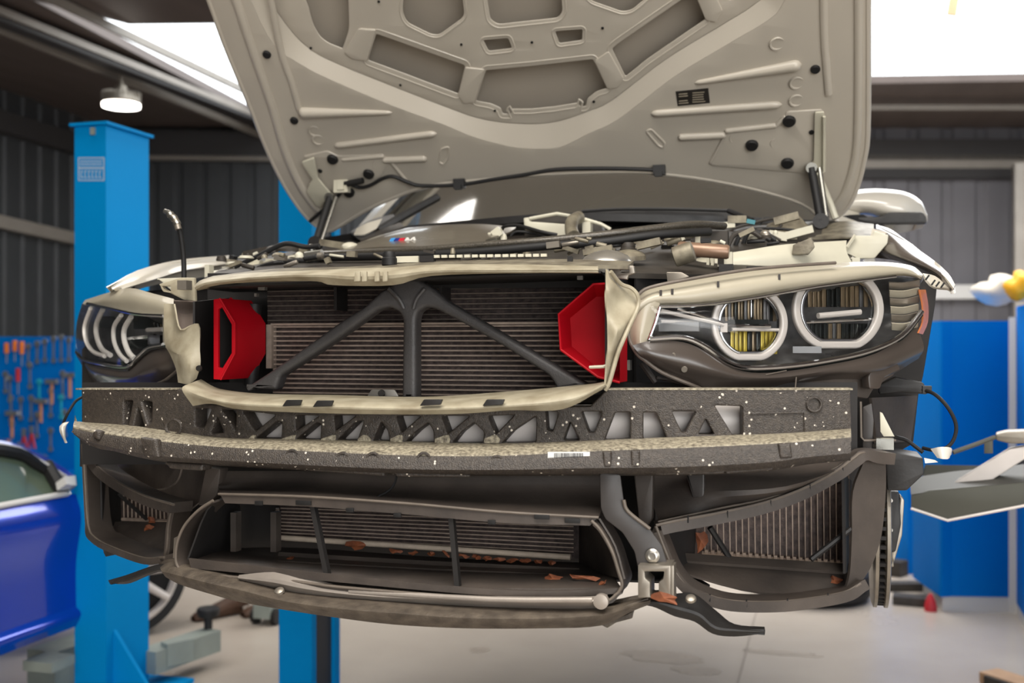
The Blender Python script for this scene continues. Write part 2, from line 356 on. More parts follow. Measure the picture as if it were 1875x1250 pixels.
# sloped step between the two levels
vs = []
for (a, b), (c, d) in zip(rl, rh): vs += [hs(a, b), hs(c, d) - hn * DEP]
hood.add(vs, [(2 * i, 2 * i + 1, 2 * i + 3, 2 * i + 2) for i in range(len(rl) - 1)], m_hood)
# a shallow lip round every opening
def lip(pts, grow, r, back, closed=True, m=None):
    c = Vector((sum(p[0] for p in pts) / len(pts), sum(p[1] for p in pts) / len(pts))); L = []
    for i, p in enumerate(pts):
        a = Vector(pts[i - 1]); b = Vector(pts[(i + 1) % len(pts)]); t = (b - a); t = t.normalized() if t.length else Vector((1, 0)); n = Vector((t.y, -t.x))
        if n.dot(Vector(p) - c) < 0: n = -n
        q = Vector(p) + n * grow; L.append(hs(q.x, q.y) - hn * back)
    hood.tube(L + [L[0]], r * .75, m or m_hood, 8, flatn=1)
for h, g in ((h2, 9), (h3, 5), (h4, 7), (s1, 6), (s2, 6), (h6, 9), (h7, 5)): lip(h, g, .0035, DEP + .001)
lip(h5, 8, .0035, DEP + .001)
# struts of the web: slightly raised pads
for pad in ([(652, 62), (684, 64), (668, 122), (640, 118), (625, 106)], [(848, 133), (884, 137), (866, 198), (845, 200), (835, 184)], [(1086, 122), (1112, 104), (1140, 154), (1128, 172), (1110, 173)], [(1270, -4), (1305, -6), (1322, 30), (1310, 52), (1291, 47)]):
    hood.plate([rnd(pad, 4)], hs, .006, m_hood, bev=.002, back=DEP - .004)
# pressed ribs of the two rear corners
def rib(a, b, ra, rb, dz=.0):
    p, q = hs(*a) + hn * dz, hs(*b) + hn * dz; n = 48; L = []; rr = []
    for i in range(n + 1):
        t = i / n; L.append(p + (q - p) * t); e = min(1, math.sqrt(max(0, 1 - max(0, (t - .93) / .07) ** 2)) if t > .93 else 1, math.sqrt(max(0.02, 1 - max(0, (.06 - t) / .06) ** 2)))
        rr.append(max(.001, (ra + (rb - ra) * t) * e))
    hood.tube(L, rr[:-1] + [.0008, .0008], m_hood, 14, flatn=.9)
W = .011
rib((548, 206), (718, 206), W * 1.8, W * .6); rib((612, 267), (800, 244), W, W); rib((700, 293), (782, 290), W, W); rib((625, 292), (705, 285), W * .8, W * .8)
rib((1272, 152), (1468, 118), W * .6, W * 1.6); rib((1192, 208), (1432, 191), W, W * 1.1); rib((1242, 251), (1330, 247), W, W); rib((1326, 240), (1425, 229), W * .8, W * .8); rib((1422, 229), (1440, 212), W * .7, W * .7)
rib((1300, 300), (1330, 244), W * .5, W * .5); rib((712, 292), (752, 340), W * .5, W * .5)
# raised band inside the edge, folded hem at the edge
def strip(pts, w, h, back=0): 
    L = [hs(*p) - hn * back for p in pts]; hood.ribbon(L, w, h, m_hood, side=hn.cross((L[1] - L[0]).normalized()), sm=4)
for pts, r in (([(400, -80), (432, 0), (452, 60), (476, 130), (500, 200), (520, 270), (545, 330), (575, 375), (600, 398)], .012), ([(1572, -80), (1572, 80), (1571, 200), (1567, 280), (1550, 345), (1528, 380)], .01), ([(480, -80), (500, 20), (515, 95), (534, 150), (548, 200)], .009), ([(1507, -80), (1509, 60), (1513, 120), (1517, 172)], .009)):
    hood.tube([hs(*p) for p in pts], r, m_hood, 10, sm=4, flatn=.8)
hem = [p for p in oc if True]
hood.tube([hs(*p) - hn * .006 for p in oc], .0085, m_hood, 10)
def disc(c, r, h, m, mb=None, sunk=0):
    (mb or hood).lathe([(r, -sunk), (r, h * .6), (r * .85, h), (r * .3, h)], hs(*c), hn, m, 20)
def dimple(c, r):
    p = hs(*c); L = [p + (RT * math.cos(g) + (hn.cross(RT)).normalized() * math.sin(g)) * r for g in [k * math.pi / 9 for k in range(19)]]; hood.tube(L, .003, m_hood, 6, cap=False)
for c in ((1459, 152), (1458, 184), (1423, 80), (576, 240), (583, 256), (693, 301), (1348, 252), (1423, 261)): dimple(c, .016)
for c in ((609, 310),(1478, 212)): dimple(c, .008)
# slots pressed in the panel
for lp in ([(808, 272), (822, 268), (820, 290), (812, 301), (803, 296)], ): 
    L = [hs(*p) for p in rnd(lp, 4)]; hood.tube(L + [L[0]], .003, m_hood, 6)
L = [hs(*p) for p in rnd([(1183, 240), (1192, 236), (1218, 262), (1214, 270), (1205, 266)], 4)]; hood.tube(L + [L[0]], .003, m_hood, 6)
# hinge plates
hood.plate([rnd([(1318, 258), (1330, 240), (1432, 228), (1440, 203), (1506, 199), (1508, 306), (1476, 316), (1302, 302)], 5)], hs, .006, m_hood, bev=.002, back=-.004)
hood.plate([rnd([(555, 285), (600, 275), (618, 284), (700, 282), (712, 296), (700, 322), (640, 345), (600, 350)], 5)], hs, .006, m_hood, bev=.002, back=-.004)
hood_o = hood.build('bonnet', car)
# outer skin behind the openings, crowned
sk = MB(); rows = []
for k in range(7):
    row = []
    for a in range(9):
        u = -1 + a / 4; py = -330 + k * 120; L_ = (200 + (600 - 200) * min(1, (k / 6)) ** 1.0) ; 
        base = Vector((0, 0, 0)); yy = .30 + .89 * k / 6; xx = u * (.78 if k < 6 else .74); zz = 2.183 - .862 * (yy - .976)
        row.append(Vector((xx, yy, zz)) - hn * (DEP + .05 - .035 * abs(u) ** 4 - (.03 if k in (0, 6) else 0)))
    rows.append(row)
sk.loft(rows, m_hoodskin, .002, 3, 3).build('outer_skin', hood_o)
# dark plugs
def part_disc(name, c, r, h, m, lab=None, parent=None):
    mb = MB(); disc(c, r, h, m, mb); return mb.build(name, parent or hood_o, lab, origin=hs(*c))
for c, r in (((1445, 219), .0165), ((1377, 263), .0165), ((1442, 296), .0165), ((610, 289), .0165), ((676, 316), .0165), ((640, 350), .0165)): part_disc('rubber_plug', c, r, .013, m_rub, 'black round plug')
for c, r in (((1493, 126), .0115), ((489, 99), .0115), ((539, 220), .0115), ((1486, 240), .007), ((587, 311), .007)): part_disc('hole_plug', c, r, .007, m_hole, 'small black plug')
mb = MB()
for c in ((564, 98), (729, 166), (689, 13), (841, 92), (971, 88), (1101, 62), (1240, 113), (1085, 197), (903, 213)):
    mb.lathe([(.0035, 0), (.0035, .002)], hs(*c) - hn * (DEP - .001), hn, m_hole, 8)
islands(mb.build('fixing_hole', hood_o, 'tiny dark fixing hole'), 'fixing_hole')
# warning sticker
m_stk = mat('sticker_black', (38, 34, 30), .5)
m_stk2 = mat('sticker_print', (150, 140, 122), .5)
mb = MB(); mb.plate([[(1237, 167), (1297, 161), (1300, 188), (1241, 194)]], hs, .001, m_stk, bev=.0002, back=-.0012)
for k in range(5):
    for (x0, x1, y) in ((1243, 1262, 171 + 4.2 * k), (1268, 1292, 168.5 + 4.2 * k)):
        if (k, x0) == (2, 1243): continue
        e = random.uniform(-4, 0); mb.plate([[(x0, y), (x1 + e, y - 1.5), (x1 + e, y + .3), (x0, y + 1.8)]], hs, .0006, m_stk2, bev=.0001, back=-.0022)
mb.build('warning_sticker', hood_o, 'small black warning sticker with printed lines')
# washer hose and its clips
hose = [(570, 400), (602, 372), (624, 350), (634, 330), (660, 338), (680, 334), (702, 322), (722, 318), (748, 328), (775, 335), (843, 333), (900, 324), (960, 315), (1020, 305), (1100, 303), (1160, 304), (1205, 306)]
MB().tube([hs(*p) + hn * .012 for p in hose], .0055, m_rub, 10, sm=5).build('washer_hose', hood_o, 'thin black hose along the rear edge')
for c in ((843, 331), (1208, 306)):
    p = hs(*c) + hn * .012; MB().box(p, (.032, .02, .026), m_rub).box(p + Vector((0, -.012, -.012)), (.02, .012, .014), m_rub).build('washer_nozzle', hood_o, 'black plastic nozzle block', origin=p)
p = hs(650, 324) + hn * .012
MB().tube([hs(640, 328) + hn * .02, hs(668, 322) + hn * .02], .009, m_rub, 10).box(hs(628, 334) + hn * .014, (.02, .02, .025), m_cream).build('hose_connector', hood_o)
# hinges and latch brackets
mb = MB(); mb.plate([rnd([(1492, 200), (1509, 199), (1509, 305), (1493, 306), (1487, 322), (1480, 318), (1480, 300), (1490, 290)], 3)], hs, .006, m_cream, bev=.001, back=-.014)
mb.tube([hs(1509, 204) + hn * .02, hs(1509, 304) + hn * .02, hs(1494, 306) + hn * .03], .004, m_cream, 6)
mb.tube([hs(1497, 315) + hn * .01, P(1508, 345, 1.22), P(1521, 375, 1.25), P(1530, 400, 1.25)], .009, m_cream, 8)
mb.build('bonnet_hinge', hood_o, 'cream painted hinge at the mirror side')
mb = MB(); mb.plate([rnd([(555, 290), (578, 282), (585, 320), (612, 352), (620, 366), (604, 368), (596, 362), (592, 372), (582, 370), (564, 345), (570, 330), (575, 322), (560, 300)], 3)], hs, .008, m_cream, bev=.002, back=-.018)
mb.box(hs(628, 336) + hn * .01, (.045, .02, .04), m_cream); mb.build('bonnet_hinge', hood_o, 'cream painted hinge beside the blue lift column')
# ================================================================ FRONT END: grille surround, coolers, brace, intakes
m_sur = mat('dusty_beige_plastic', (176, 168, 146), .5, 0, .3, 25, .15, 60, col2=(140, 130, 108))
m_duct = mat('duct_black', (34, 31, 30), .7, 0, .3, 12)
m_fin = mat('cooler_fins', (84, 70, 65), .6, .2, .35, 90, .3, 400, col2=(44, 36, 34))
m_bar = mat('cooler_tubes', (172, 154, 140), .5, .2, .3, 60)
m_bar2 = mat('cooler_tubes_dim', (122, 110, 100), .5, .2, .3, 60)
m_red = mat('red_intake', (176, 2, 22), .55, 0, .05, 10, spec=.25)
m_brace = mat('brace_black', (68, 66, 66), .45, 0, .15, 200, .2, 400)
fcur = lambda x, z: .17 * x * x - .01
def rowP(pts, fn, dy=0):
    out = []
    for p in pts:
        q = curved(lambda x, z: fn(x, z) + dy + (p[2] if len(p) > 2 else 0))(p[0], p[1]); out.append(q)
    return out
sur_top = MB()
sur_top.loft([rowP([(355, 523), (372, 511), (420, 503), (500, 497), (590, 494), (650, 491), (725, 489), (800, 484), (950, 484), (1095, 487)], fcur, .03),
          rowP([(357, 526), (378, 517), (425, 511), (500, 505), (585, 503), (650, 506), (722, 503), (800, 495), (950, 494), (1095, 494)], fcur, -.02),
          rowP([(360, 531), (383, 524), (430, 518), (510, 514), (580, 515), (612, 522), (720, 522), (790, 505), (950, 500), (1096, 500)], fcur, .0)], m_sur, .004, 4, 3)
sur_top.loft([rowP([(357, 526), (430, 514), (590, 506), (725, 508), (800, 499), (950, 496), (1096, 496)], fcur, .01), rowP([(362, 532), (432, 519), (590, 514), (722, 514), (800, 503), (950, 500), (1096, 500)], fcur, .06)], m_sur, .003, 4, 2)
for a in (650, 662, 685, 700):
    sur_top.plate([rnd([(a, 497), (a + 9, 496), (a + 9, 515), (a - 3 if a == 650 else a, 516)], 2)], curved(lambda x, z: fcur(x, z) - .028), .006, m_sur, bev=.0015)
s_top = sur_top.build('grille_surround_top', car)
# lower lip of the surround
mb = MB()
mb.loft([rowP([(368, 694), (402, 711), (474, 720), (618, 723), (778, 726), (934, 716), (1065, 704), (1110, 697)], fcur, .09),
         rowP([(350, 701), (395, 722), (470, 731), (618, 734), (778, 737), (934, 729), (1062, 713), (1110, 700)], fcur, .0),
         rowP([(333, 712), (388, 731), (455, 740), (618, 745), (778, 748), (934, 742), (1046, 730), (1108, 704)], fcur, -.025),
         rowP([(353, 743), (389, 739), (446, 750), (618, 757), (820, 758), (934, 751), (1030, 749), (1103, 713)], fcur, -.012)], m_sur, .004, 5, 4)
for x0, x1, y0 in ((516, 548, 732), (572, 606, 733), (768, 806, 731), (883, 920, 731)):
    mb.plate([rnd([(x0 + 8, y0), (x1 + 4, y0), (x1, y0 + 10), (x0, y0 + 12)], 2)], curved(lambda x, z: fcur(x, z) - .03), .006, m_black, bev=.001)
mb.build('grille_surround_lower', car)
# mirror-side cheek of the surround: a folded sheet
mb = MB()
mb.loft([[P(1109, 492, .03), P(1113, 494, .03), P(1120, 500, .05)], [P(1109, 520, .02), P(1122, 523, .02), P(1140, 521, .06)], [P(1110, 545, .01), P(1130, 550, .04), P(1166, 541, .07)],
         [P(1111, 575, .01), P(1132, 585, .02), P(1163, 566, .05)], [P(1112, 610, .01), P(1130, 608, .0), P(1147, 603, .03)], [P(1112, 650, .0), P(1122, 648, .01), P(1131, 646, .03)], [P(1109, 712, .0), P(1111, 706, .01), P(1114, 700, .03)]], m_sur, .003, 4, 4)
mb.tube([P(1118, 497, .02), P(1136, 519, .04), P(1155, 527, .05), P(1167, 540, .05), P(1168, 562, .05), P(1150, 603, .02), P(1132, 645, .01), P(1116, 700, .0), P(1108, 714, 0)], .0035, m_sur, 8, sm=4)
mb.tube([P(1080, 672, .02), P(1105, 671, .01), P(1117, 667, .01)], .0028, m_cream, 6)
mb.build('surround_cheek', car, 'beige folded cheek panel at the mirror side')
# far-side cheek
mb = MB()
mb.loft([[P(300, 556, .12), P(312, 556, .12), P(318, 556, .11)], [P(300, 600, .12), P(317, 605, .11), P(330, 604, .09)], [P(303, 632, .12), P(325, 640, .09), P(362, 592, .09)],
         [P(312, 650, .11), P(338, 650, .07), P(366, 640, .08)], [P(322, 675, .1), P(343, 672, .06), P(367, 668, .07)], [P(326, 700, .09), P(345, 703, .07), P(360, 693, .08)]], m_sur, .003, 4, 4)
mb.loft([[P(318, 551, .12), P(340, 552, .13), P(358, 553, .13)], [P(318, 570, .13), P(338, 575, .15), P(358, 572, .15)], [P(322, 600, .11), P(334, 604, .12), P(360, 590, .13)]], mat('surround_pocket_shade', (98, 86, 78), .8, 0, .2, 20), .003, 4, 4)  # darker surround copy, the pocket's shade put into the colour
mb.lathe([(.006, 0), (.005, .004)], P(365, 674, .06), (0, -1, 0), m_black, 14)
mb.build('surround_cheek', car, 'beige torn looking cheek panel at the blue column side')
# dark tunnel behind the opening
mb = MB()
def sheet(pts, m, th=.004): mb.loft(pts, m, th, 1, 1)
sheet([[P(357, 552, .1), P(357, 700, .1)], [P(420, 545, .33), P(420, 700, .33)]], m_duct)
sheet([[P(1112, 495, .04), P(1112, 700, .04)], [P(1150, 505, .33), P(1150, 700, .33)]], m_duct)
sheet([[P(357, 527, .06), P(1100, 500, .06)], [P(430, 535, .34), P(1120, 515, .34)]], m_duct)
sheet([[P(345, 742, .08), P(1105, 722, .08)], [P(430, 752, .34), P(1120, 745, .34)]], m_duct)
q = [P(380, 500, .36), P(1180, 500, .36), P(1180, 730, .36), P(380, 730, .36)]; mb.add(q + [v + Vector((0, .01, 0)) for v in q], [(0, 1, 2, 3), (4, 5, 6, 7)], m_duct)
q = [P(440, 505, .27), P(1110, 498, .27), P(1110, 526, .27), P(440, 530, .27)]; mb.add(q + [v + Vector((0, .01, 0)) for v in q], [(0, 1, 2, 3), (4, 5, 6, 7), (0, 1, 5, 4), (3, 2, 6, 7)], m_black)
for x in (624, 815):
    mb.box((P(x, 540, .24) + P(x, 555, .24)) / 2, (.006, .05, .045), m_black)
mb.build('air_tunnel', car)
# coolers
def cooler(name, lab, x0, x1, y0, y1, dep, n, mfin, mbar, frame=True, slant=0, r=.0016):
    mb = MB(); q = [P(x0, y0, dep + .012), P(x1, y0, dep + .012), P(x1, y1, dep + .012), P(x0, y1, dep + .012)]
    mb.add(q + [v + Vector((0, .03, 0)) for v in q], [(0, 1, 2, 3), (7, 6, 5, 4), (0, 1, 5, 4), (2, 3, 7, 6), (0, 3, 7, 4), (1, 2, 6, 5)], mfin)
    a, b = P(x0, y0, dep), P(x0, y1, dep); c_ = P(x1, y0, dep)
    for k in range(n):
        z = a.z + (b.z - a.z) * (k + .5) / n; mb.box(((a.x + c_.x) / 2, dep + .006, z), (c_.x - a.x, .014, r * 2), mbar)
    if frame: mb.box((a.x - .004, dep, (a.z + P(x0, 674, dep).z) / 2), (.012, .02, abs(a.z - P(x0, 674, dep).z)), mbar); mb.box(((a.x + c_.x) / 2, dep, a.z), (c_.x - a.x, .02, .004), mbar)
    return mb.build(name, car, lab)
cooler('radiator', 'dark upper radiator core with thin horizontal tubes', 490, 1100, 520, 600, .29, 9, m_fin, m_bar2, False, r=.0012)
cooler('radiator', 'brown lower cooler core with pale horizontal tubes', 500, 1090, 594, 748, .23, 18, m_fin, m_bar)
# tab with bolt at the foot
mb = MB(); mb.plate([rnd([(672, 726), (680, 713), (722, 713), (730, 726)], 3)], flat(.1), .004, m_alu, bev=.0005); mb.lathe([(.007, 0), (.006, .004)], P(699, 720, .095), (0, -1, 0), m_black, 14); mb.build('mounting_tab', car)
# Y-shaped brace
out = [(725, 506), (760, 508), (792, 529), (816, 551), (903, 601), (981, 648), (1072, 702), (1070, 708), (1020, 714), (1013, 699), (1003, 686), (919, 632), (841, 588), (797, 565), (779, 562), (765, 571), (761, 584), (761, 730), (735, 730), (737, 585), (731, 571), (712, 562), (690, 568), (622, 617), (560, 658), (513, 688), (504, 714), (446, 711), (488, 684), (536, 651), (618, 592), (666, 562), (697, 532), (715, 524)]
mb = MB(); mb.plate([rnd(out, 5)], flat(.1), .035, m_brace, bev=.008, bres=3, step=80)
for a, b in (((712, 528), (740, 565)), ((778, 528), (757, 565))): mb.tube([P(*a, .097), P((a[0] + b[0]) / 2 + (4 if a[0] < 745 else -4), (a[1] + b[1]) / 2, .097), P(*b, .099)], .004, m_brace, 8, sm=4)
mb.build('y_brace', car, 'black three legged moulded brace')
# red intakes
def prism(mb, front, y0, y1, m, hole=None):
    n = len(front); f = [P(a, b, y0) for a, b in front]; k = [v + Vector((0, y1 - y0, 0)) for v in f]
    mb.add(f + k, [(i, (i + 1) % n, n + (i + 1) % n, n + i) for i in range(n)], m)
mb = MB(); o_ = [(391, 548), (403, 546), (430, 590), (430, 648), (404, 695), (391, 694)]; i_ = [(399, 566), (406, 562), (424, 594), (424, 646), (407, 674), (399, 672)]
mb.plate([o_, i_], flat(.08), .008, m_red, bev=.001); prism(mb, o_, .084, .20, m_red); prism(mb, i_, .084, .18, m_duct)
for a, b in (((402, 546), (429, 590)), ((429, 590), (429, 648)), ((429, 648), (404, 695))): mb.tube([P(*a, .079), P(*b, .079)], .0018, m_red, 6)
mb.tube([P(421, 547, .14), P(434, 560, .14)], .004, m_red, 8)
mb.build('air_intake', car, 'red open intake beside the blue column')
mb = MB(); o_ = [(1023, 575), (1087, 520), (1135, 519), (1135, 700), (1095, 690), (1027, 640)]; i_ = [(1044, 582), (1092, 543), (1135, 543), (1135, 680), (1100, 678), (1047, 634)]
f = [P(a, b, .07) for a, b in o_]; g = [P(a, b, .12) for a, b in i_]; n = 6
mb.add(f + g, [(i, (i + 1) % n, n + (i + 1) % n, n + i) for i in range(n)] + [tuple(range(n, 2 * n))], m_red); mb.tube(f[5:] + f[:3], .0022, m_red, 6); mb.tube(f[3:6], .0022, m_red, 6)
fb = [v + Vector((0, .07, 0)) for v in f]; mb.add(f + fb, [(i, (i + 1) % n, n + (i + 1) % n, n + i) for i in range(n)] + [tuple(range(n, 2 * n))], m_red)
mb.build('air_intake', car, 'red dished intake beside the lit headlight')
# charge hose with two clamps
mb = MB(); mb.tube([P(466, 556, .2), P(463, 600, .2), P(463, 650, .2), P(460, 705, .2)], .0145, m_rub, 16, sm=4); hose_o = mb.build('coolant_hose', car)
for y in (604, 642): MB().tube([P(463, y - 4, .2), P(463, y + 4, .2)], .0165, m_steel, 16).build('hose_clamp', hose_o, origin=P(463, y, .2))
mb = MB()
for x, y, w_, h_ in ((427, 525, 20, 5), (481, 528, 14, 7), (1063, 505, 10, 14), (470, 540, 5, 6)): mb.box(P(x, y, .12), (w_ * .001, .01, h_ * .001), m_alu)
islands(mb.build('lock_clip', car), 'lock_clip')

# ================================================================ BUMPER FOAM
m_foam = mat('bead_foam', (72, 64, 56), .45, 0, .35, 160, .55, 480, spec=.7, speck=(225, 215, 200), speck_scale=95, speck_size=.19, col2=(46, 40, 36))
ff = lambda x, z: .17 * x * x - .01 + .03
M_DUST_LIT = mat('dusty_lit_bead_foam', (190, 180, 156), .5, 0, .5, 170, .6, 480, col2=(88, 80, 66), spec=.7)  # dust plus the overhead sheen put into a lighter foam colour
fo = MB()
fout = rnd([(148, 712), (335, 712), (360, 740), (1080, 744), (1112, 712), (1558, 712), (1560, 792), (1470, 797), (1370, 802), (1230, 809), (1080, 815), (900, 822), (720, 818), (600, 815), (470, 810), (420, 806), (290, 792), (150, 778)], 3)
W_ = [[(226, 733), (243, 733), (233, 783), (226, 784)], [(252, 744), (265, 784), (243, 784)], [(258, 733), (278, 735), (277, 772), (271, 778)],
      [(357, 747), (387, 748), (373, 782), (357, 781)], [(397, 762), (410, 792), (385, 794)], [(404, 749), (432, 751), (431, 790), (424, 776)],
      [(441, 750), (508, 758), (467, 792), (455, 778)], [(537, 759), (588, 759), (540, 791)], [(608, 759), (655, 759), (612, 791)], [(722, 760), (773, 760), (733, 795)], [(805, 760), (863, 760), (818, 797)], [(890, 760), (945, 758), (906, 798)],
      [(464, 804), (508, 767), (518, 771), (516, 805)], [(538, 806), (580, 770), (589, 773), (588, 808)], [(613, 808), (652, 768), (668, 768), (655, 808)], [(680, 809), (697, 768), (712, 787), (715, 811)],
      [(737, 812), (760, 787), (785, 770), (796, 788), (796, 812)], [(824, 813), (840, 791), (868, 770), (889, 790), (886, 813)], [(915, 813), (935, 789), (984, 758), (984, 811)],
      [(997, 749), (1025, 752), (1012, 793), (1000, 790)], [(1029, 808), (1043, 768), (1064, 808)], [(1062, 751), (1105, 751), (1089, 795), (1077, 795)], [(1104, 808), (1125, 752), (1156, 752), (1156, 807)], [(1176, 752), (1202, 752), (1224, 806), (1176, 808)],
      [(1228, 751), (1277, 751), (1255, 795), (1248, 795)], [(1276, 797), (1292, 763), (1311, 797)], [(1306, 740), (1361, 741), (1362, 800), (1342, 800)]]
def shrink(l, d):
    c = Vector((sum(p[0] for p in l) / len(l), sum(p[1] for p in l) / len(l))); o = []
    for p in l: v = Vector(p) - c; o.append(tuple(c + v * max(.5, 1 - d / max(8, v.length))))
    return o
for a, b, ap in ((456, 464, 466), (517, 538, 539), (589, 613, 612), (656, 679, 668), (716, 736, 733), (797, 823, 818), (887, 914, 906)):
    fo.plate([rnd([(a, 811), (b, 811), (b + 2, 804), (ap + 4, 796), (ap - 3, 796), (a - 1, 803)], 2)], curved(ff), .003, M_DUST_LIT, bev=.0008, back=-.0022)
fo.plate([fout] + [rnd(shrink(l, 3.2 if i > 5 else 0), 4) for i, l in enumerate(W_)], curved(ff), .036, m_foam, bev=.003, bres=2, step=45)
fo.ribbon([curved(lambda X, z: ff(X, z) + .014)(x, y) for x, y in ((150, 711.5), (240, 711.5), (335, 711.5))], .03, .003, M_DUST_LIT, side=Vector((0, 1, 0))).ribbon([curved(lambda X, z: ff(X, z) + .014)(x, 711.5) for x in (1114, 1200, 1300, 1400, 1480, 1557)], .03, .003, M_DUST_LIT, side=Vector((0, 1, 0)))
cols = [(136, 774, 780, 792), (165, 776, 788, 812), (225, 780, 797, 830), (290, 788, 806, 843), (400, 803, 816, 850), (520, 806, 822, 857), (720, 810, 831, 866), (900, 814, 833, 868), (1080, 809, 825, 867), (1250, 802, 819, 866), (1400, 797, 812, 858), (1480, 793, 806, 846), (1558, 787, 799, 839)]
rows = [[], [], [], [], []]
for x, a, b, c in cols:
    rows[0].append(curved(lambda X, z: ff(X, z) + .005)(x, a - 3)); rows[1].append(curved(lambda X, z: ff(X, z) - .06)(x, b + 1)); rows[2].append(curved(lambda X, z: ff(X, z) - .07)(x, b + 5)); rows[3].append(curved(lambda X, z: ff(X, z) - .066)(x, c)); q = curved(lambda X, z: ff(X, z) - .06)(x, c); rows[4].append(q + Vector((0, .11, -.004)))
m_dust_lit = M_DUST_LIT
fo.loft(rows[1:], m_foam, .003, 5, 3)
fo.loft([rows[0], [a * .5 + b * .5 + Vector((0, 0, .005)) for a, b in zip(rows[0], rows[1])], [b + Vector((0, -.003, .004)) for b in rows[1]], [a * .4 + b * .6 + Vector((0, -.002, 0)) for a, b in zip(rows[1], rows[2])]], m_dust_lit, .012, 5, 3)
ring = lambda cx, cy, r, y, n=24: [curved(lambda X, z: ff(X, z) + y)(cx + r * math.cos(g), cy + r * math.sin(g)) for g in [2 * math.pi * k / n for k in range(n + 1)]]
fo.tube(ring(318, 782, 14, -.02), .003, m_foam, 8)
for cx, cy in ((535, 835), (628, 840), (683, 840), (776, 840), (910, 846)): fo.tube(ring(cx, cy, 11, -.069, 16), .0025, m_foam, 6)
fo.tube(ring(1491, 740, 13, -.003), .0022, m_foam, 6)
fo.tube([curved(lambda X, z: ff(X, z) - .002)(*p) for p in ((1375, 757), (1472, 755), (1473, 792))], .0012, m_foam, 6)
for pts, d in (([(1425, 812), (1448, 811), (1452, 838), (1428, 840)], -.078), ([(1103, 826), (1120, 826), (1120, 856), (1105, 856)], -.077), ([(1155, 824), (1172, 824), (1172, 855), (1155, 856)], -.077), ([(255, 800), (285, 805), (290, 838), (262, 832)], -.085), ([(170, 786), (182, 790), (180, 806), (168, 800)], -.08)):
    fo.plate([rnd(pts, 3)], curved(lambda X, z: ff(X, z) + d), .016, m_foam, bev=.004, bres=2)
for pts in ([(560, 850), (700, 858), (705, 872), (565, 862)], [(720, 862), (860, 868), (860, 874), (725, 873)], [(1190, 858), (1330, 858), (1325, 868), (1200, 870)], [(1320, 843), (1420, 838), (1415, 861), (1330, 868)], [(300, 845), (370, 850), (370, 862), (310, 858)]):
    fo.plate([rnd(pts, 3)], curved(lambda X, z: ff(X, z) - .062), .03, m_foam, bev=.004, bres=2)
foam = fo.build('bumper_foam', car, 'dark speckled foam bumper core with triangular windows', smooth=40)
m_lab = mat('label_white', (222, 222, 218), .45); m_ink = mat('label_ink', (50, 50, 52), .5)
mb = MB(); sfl = curved(lambda X, z: ff(X, z) - .0705)
mb.plate([[(1003, 827), (1080, 827), (1080, 846), (1003, 846)]], sfl, .0008, m_lab, bev=.0002, back=-.001)
x = 1015
while x < 1066:
    wd = random.choice((.8, 1.2, 1.8)); mb.plate([[(x, 829), (x + wd, 829), (x + wd, 841), (x, 841)]], sfl, .0004, m_ink, bev=.0001, back=-.0016); x += wd + random.choice((.8, 1.3))
mb.build('barcode_sticker', foam, 'small white barcode sticker')
# metal crash beam behind
mb = MB(); B_ = [(350, 738, 812), (500, 740, 820), (700, 742, 824), (900, 742, 824), (1100, 740, 818), (1375, 735, 808)]
rr = [[curved(lambda X, z: ff(X, z) + .055)(x, a) for x, a, b in B_], [curved(lambda X, z: ff(X, z) + .045)(x, (a * 2 + b) / 3) for x, a, b in B_], [curved(lambda X, z: ff(X, z) + .045)(x, (a + b * 2) / 3) for x, a, b in B_], [curved(lambda X, z: ff(X, z) + .055)(x, b) for x, a, b in B_]]
m_beamal = mat('crash_beam_aluminium', (226, 218, 212), .45, .15, .12, 12)
mb.loft(rr, m_beamal, .004, 4, 2); mb.build('crash_beam', car, 'pale aluminium crash beam')
mb = MB(); q = [P(150, 700, .22), P(1570, 700, .3), P(1570, 850, .3), P(150, 850, .22)]; mb.add(q + [v + Vector((0, .01, 0)) for v in q], [(0, 1, 2, 3), (4, 5, 6, 7)], m_duct); mb.build('front_bulkhead', car)
# ================================================================ LOWER INTAKES
m_low = mat('dirty_black_plastic', (86, 77, 70), .55, 0, .35, 9, .15, 120, col2=(57, 51, 47))
m_lowe = mat('pale_plastic_edge', (112, 102, 92), .5, 0, .3, 30)  # paler than the plastic it edges
m_leaf = mat('dry_leaf', (150, 86, 52), .7, 0, .4, 60, col2=(98, 52, 32))
m_lip = mat('worn_lip_plastic', (100, 90, 78), .6, 0, .4, 40, .4, 200, col2=(66, 58, 50))
fl = lambda x, z: .25 * x * x - .03
fs = lambda x, z: .45 * x * x - .02
def L(pts, fn, dy=0): return rowP(pts, fn, dy)
# upper cover sheet of the central duct
mb = MB()
mb.loft([L([(392, 862), (560, 862), (740, 866), (920, 868), (1104, 866)], fl, .12), L([(400, 885), (560, 885), (740, 895), (920, 900), (1112, 905)], fl, .1), L([(402, 903), (560, 908), (740, 920), (920, 936), (1096, 946)], fl, -.01)], m_low, .004, 6, 4)
mb.loft([L([(402, 903), (560, 908), (740, 920), (920, 936), (1096, 946)], fl, -.012), L([(412, 921), (560, 927), (740, 941), (920, 957), (1080, 962)], fl, -.012)], m_low, .005, 6, 1)
mb.tube([p for p in L([(400, 904), (560, 909), (740, 921), (920, 937), (1096, 947)], fl, -.014)], .0022, m_lowe, 8, sm=6)
for a, b in ((473, 922), (640, 935), (727, 944), (900, 957)): 
    mb.plate([[(a - 7, b - 5), (a + 7, b - 5), (a + 7, b + 3), (a - 7, b + 3)]], curved(lambda x, z: fl(x, z) - .018), .003, m_hole, bev=.0005)
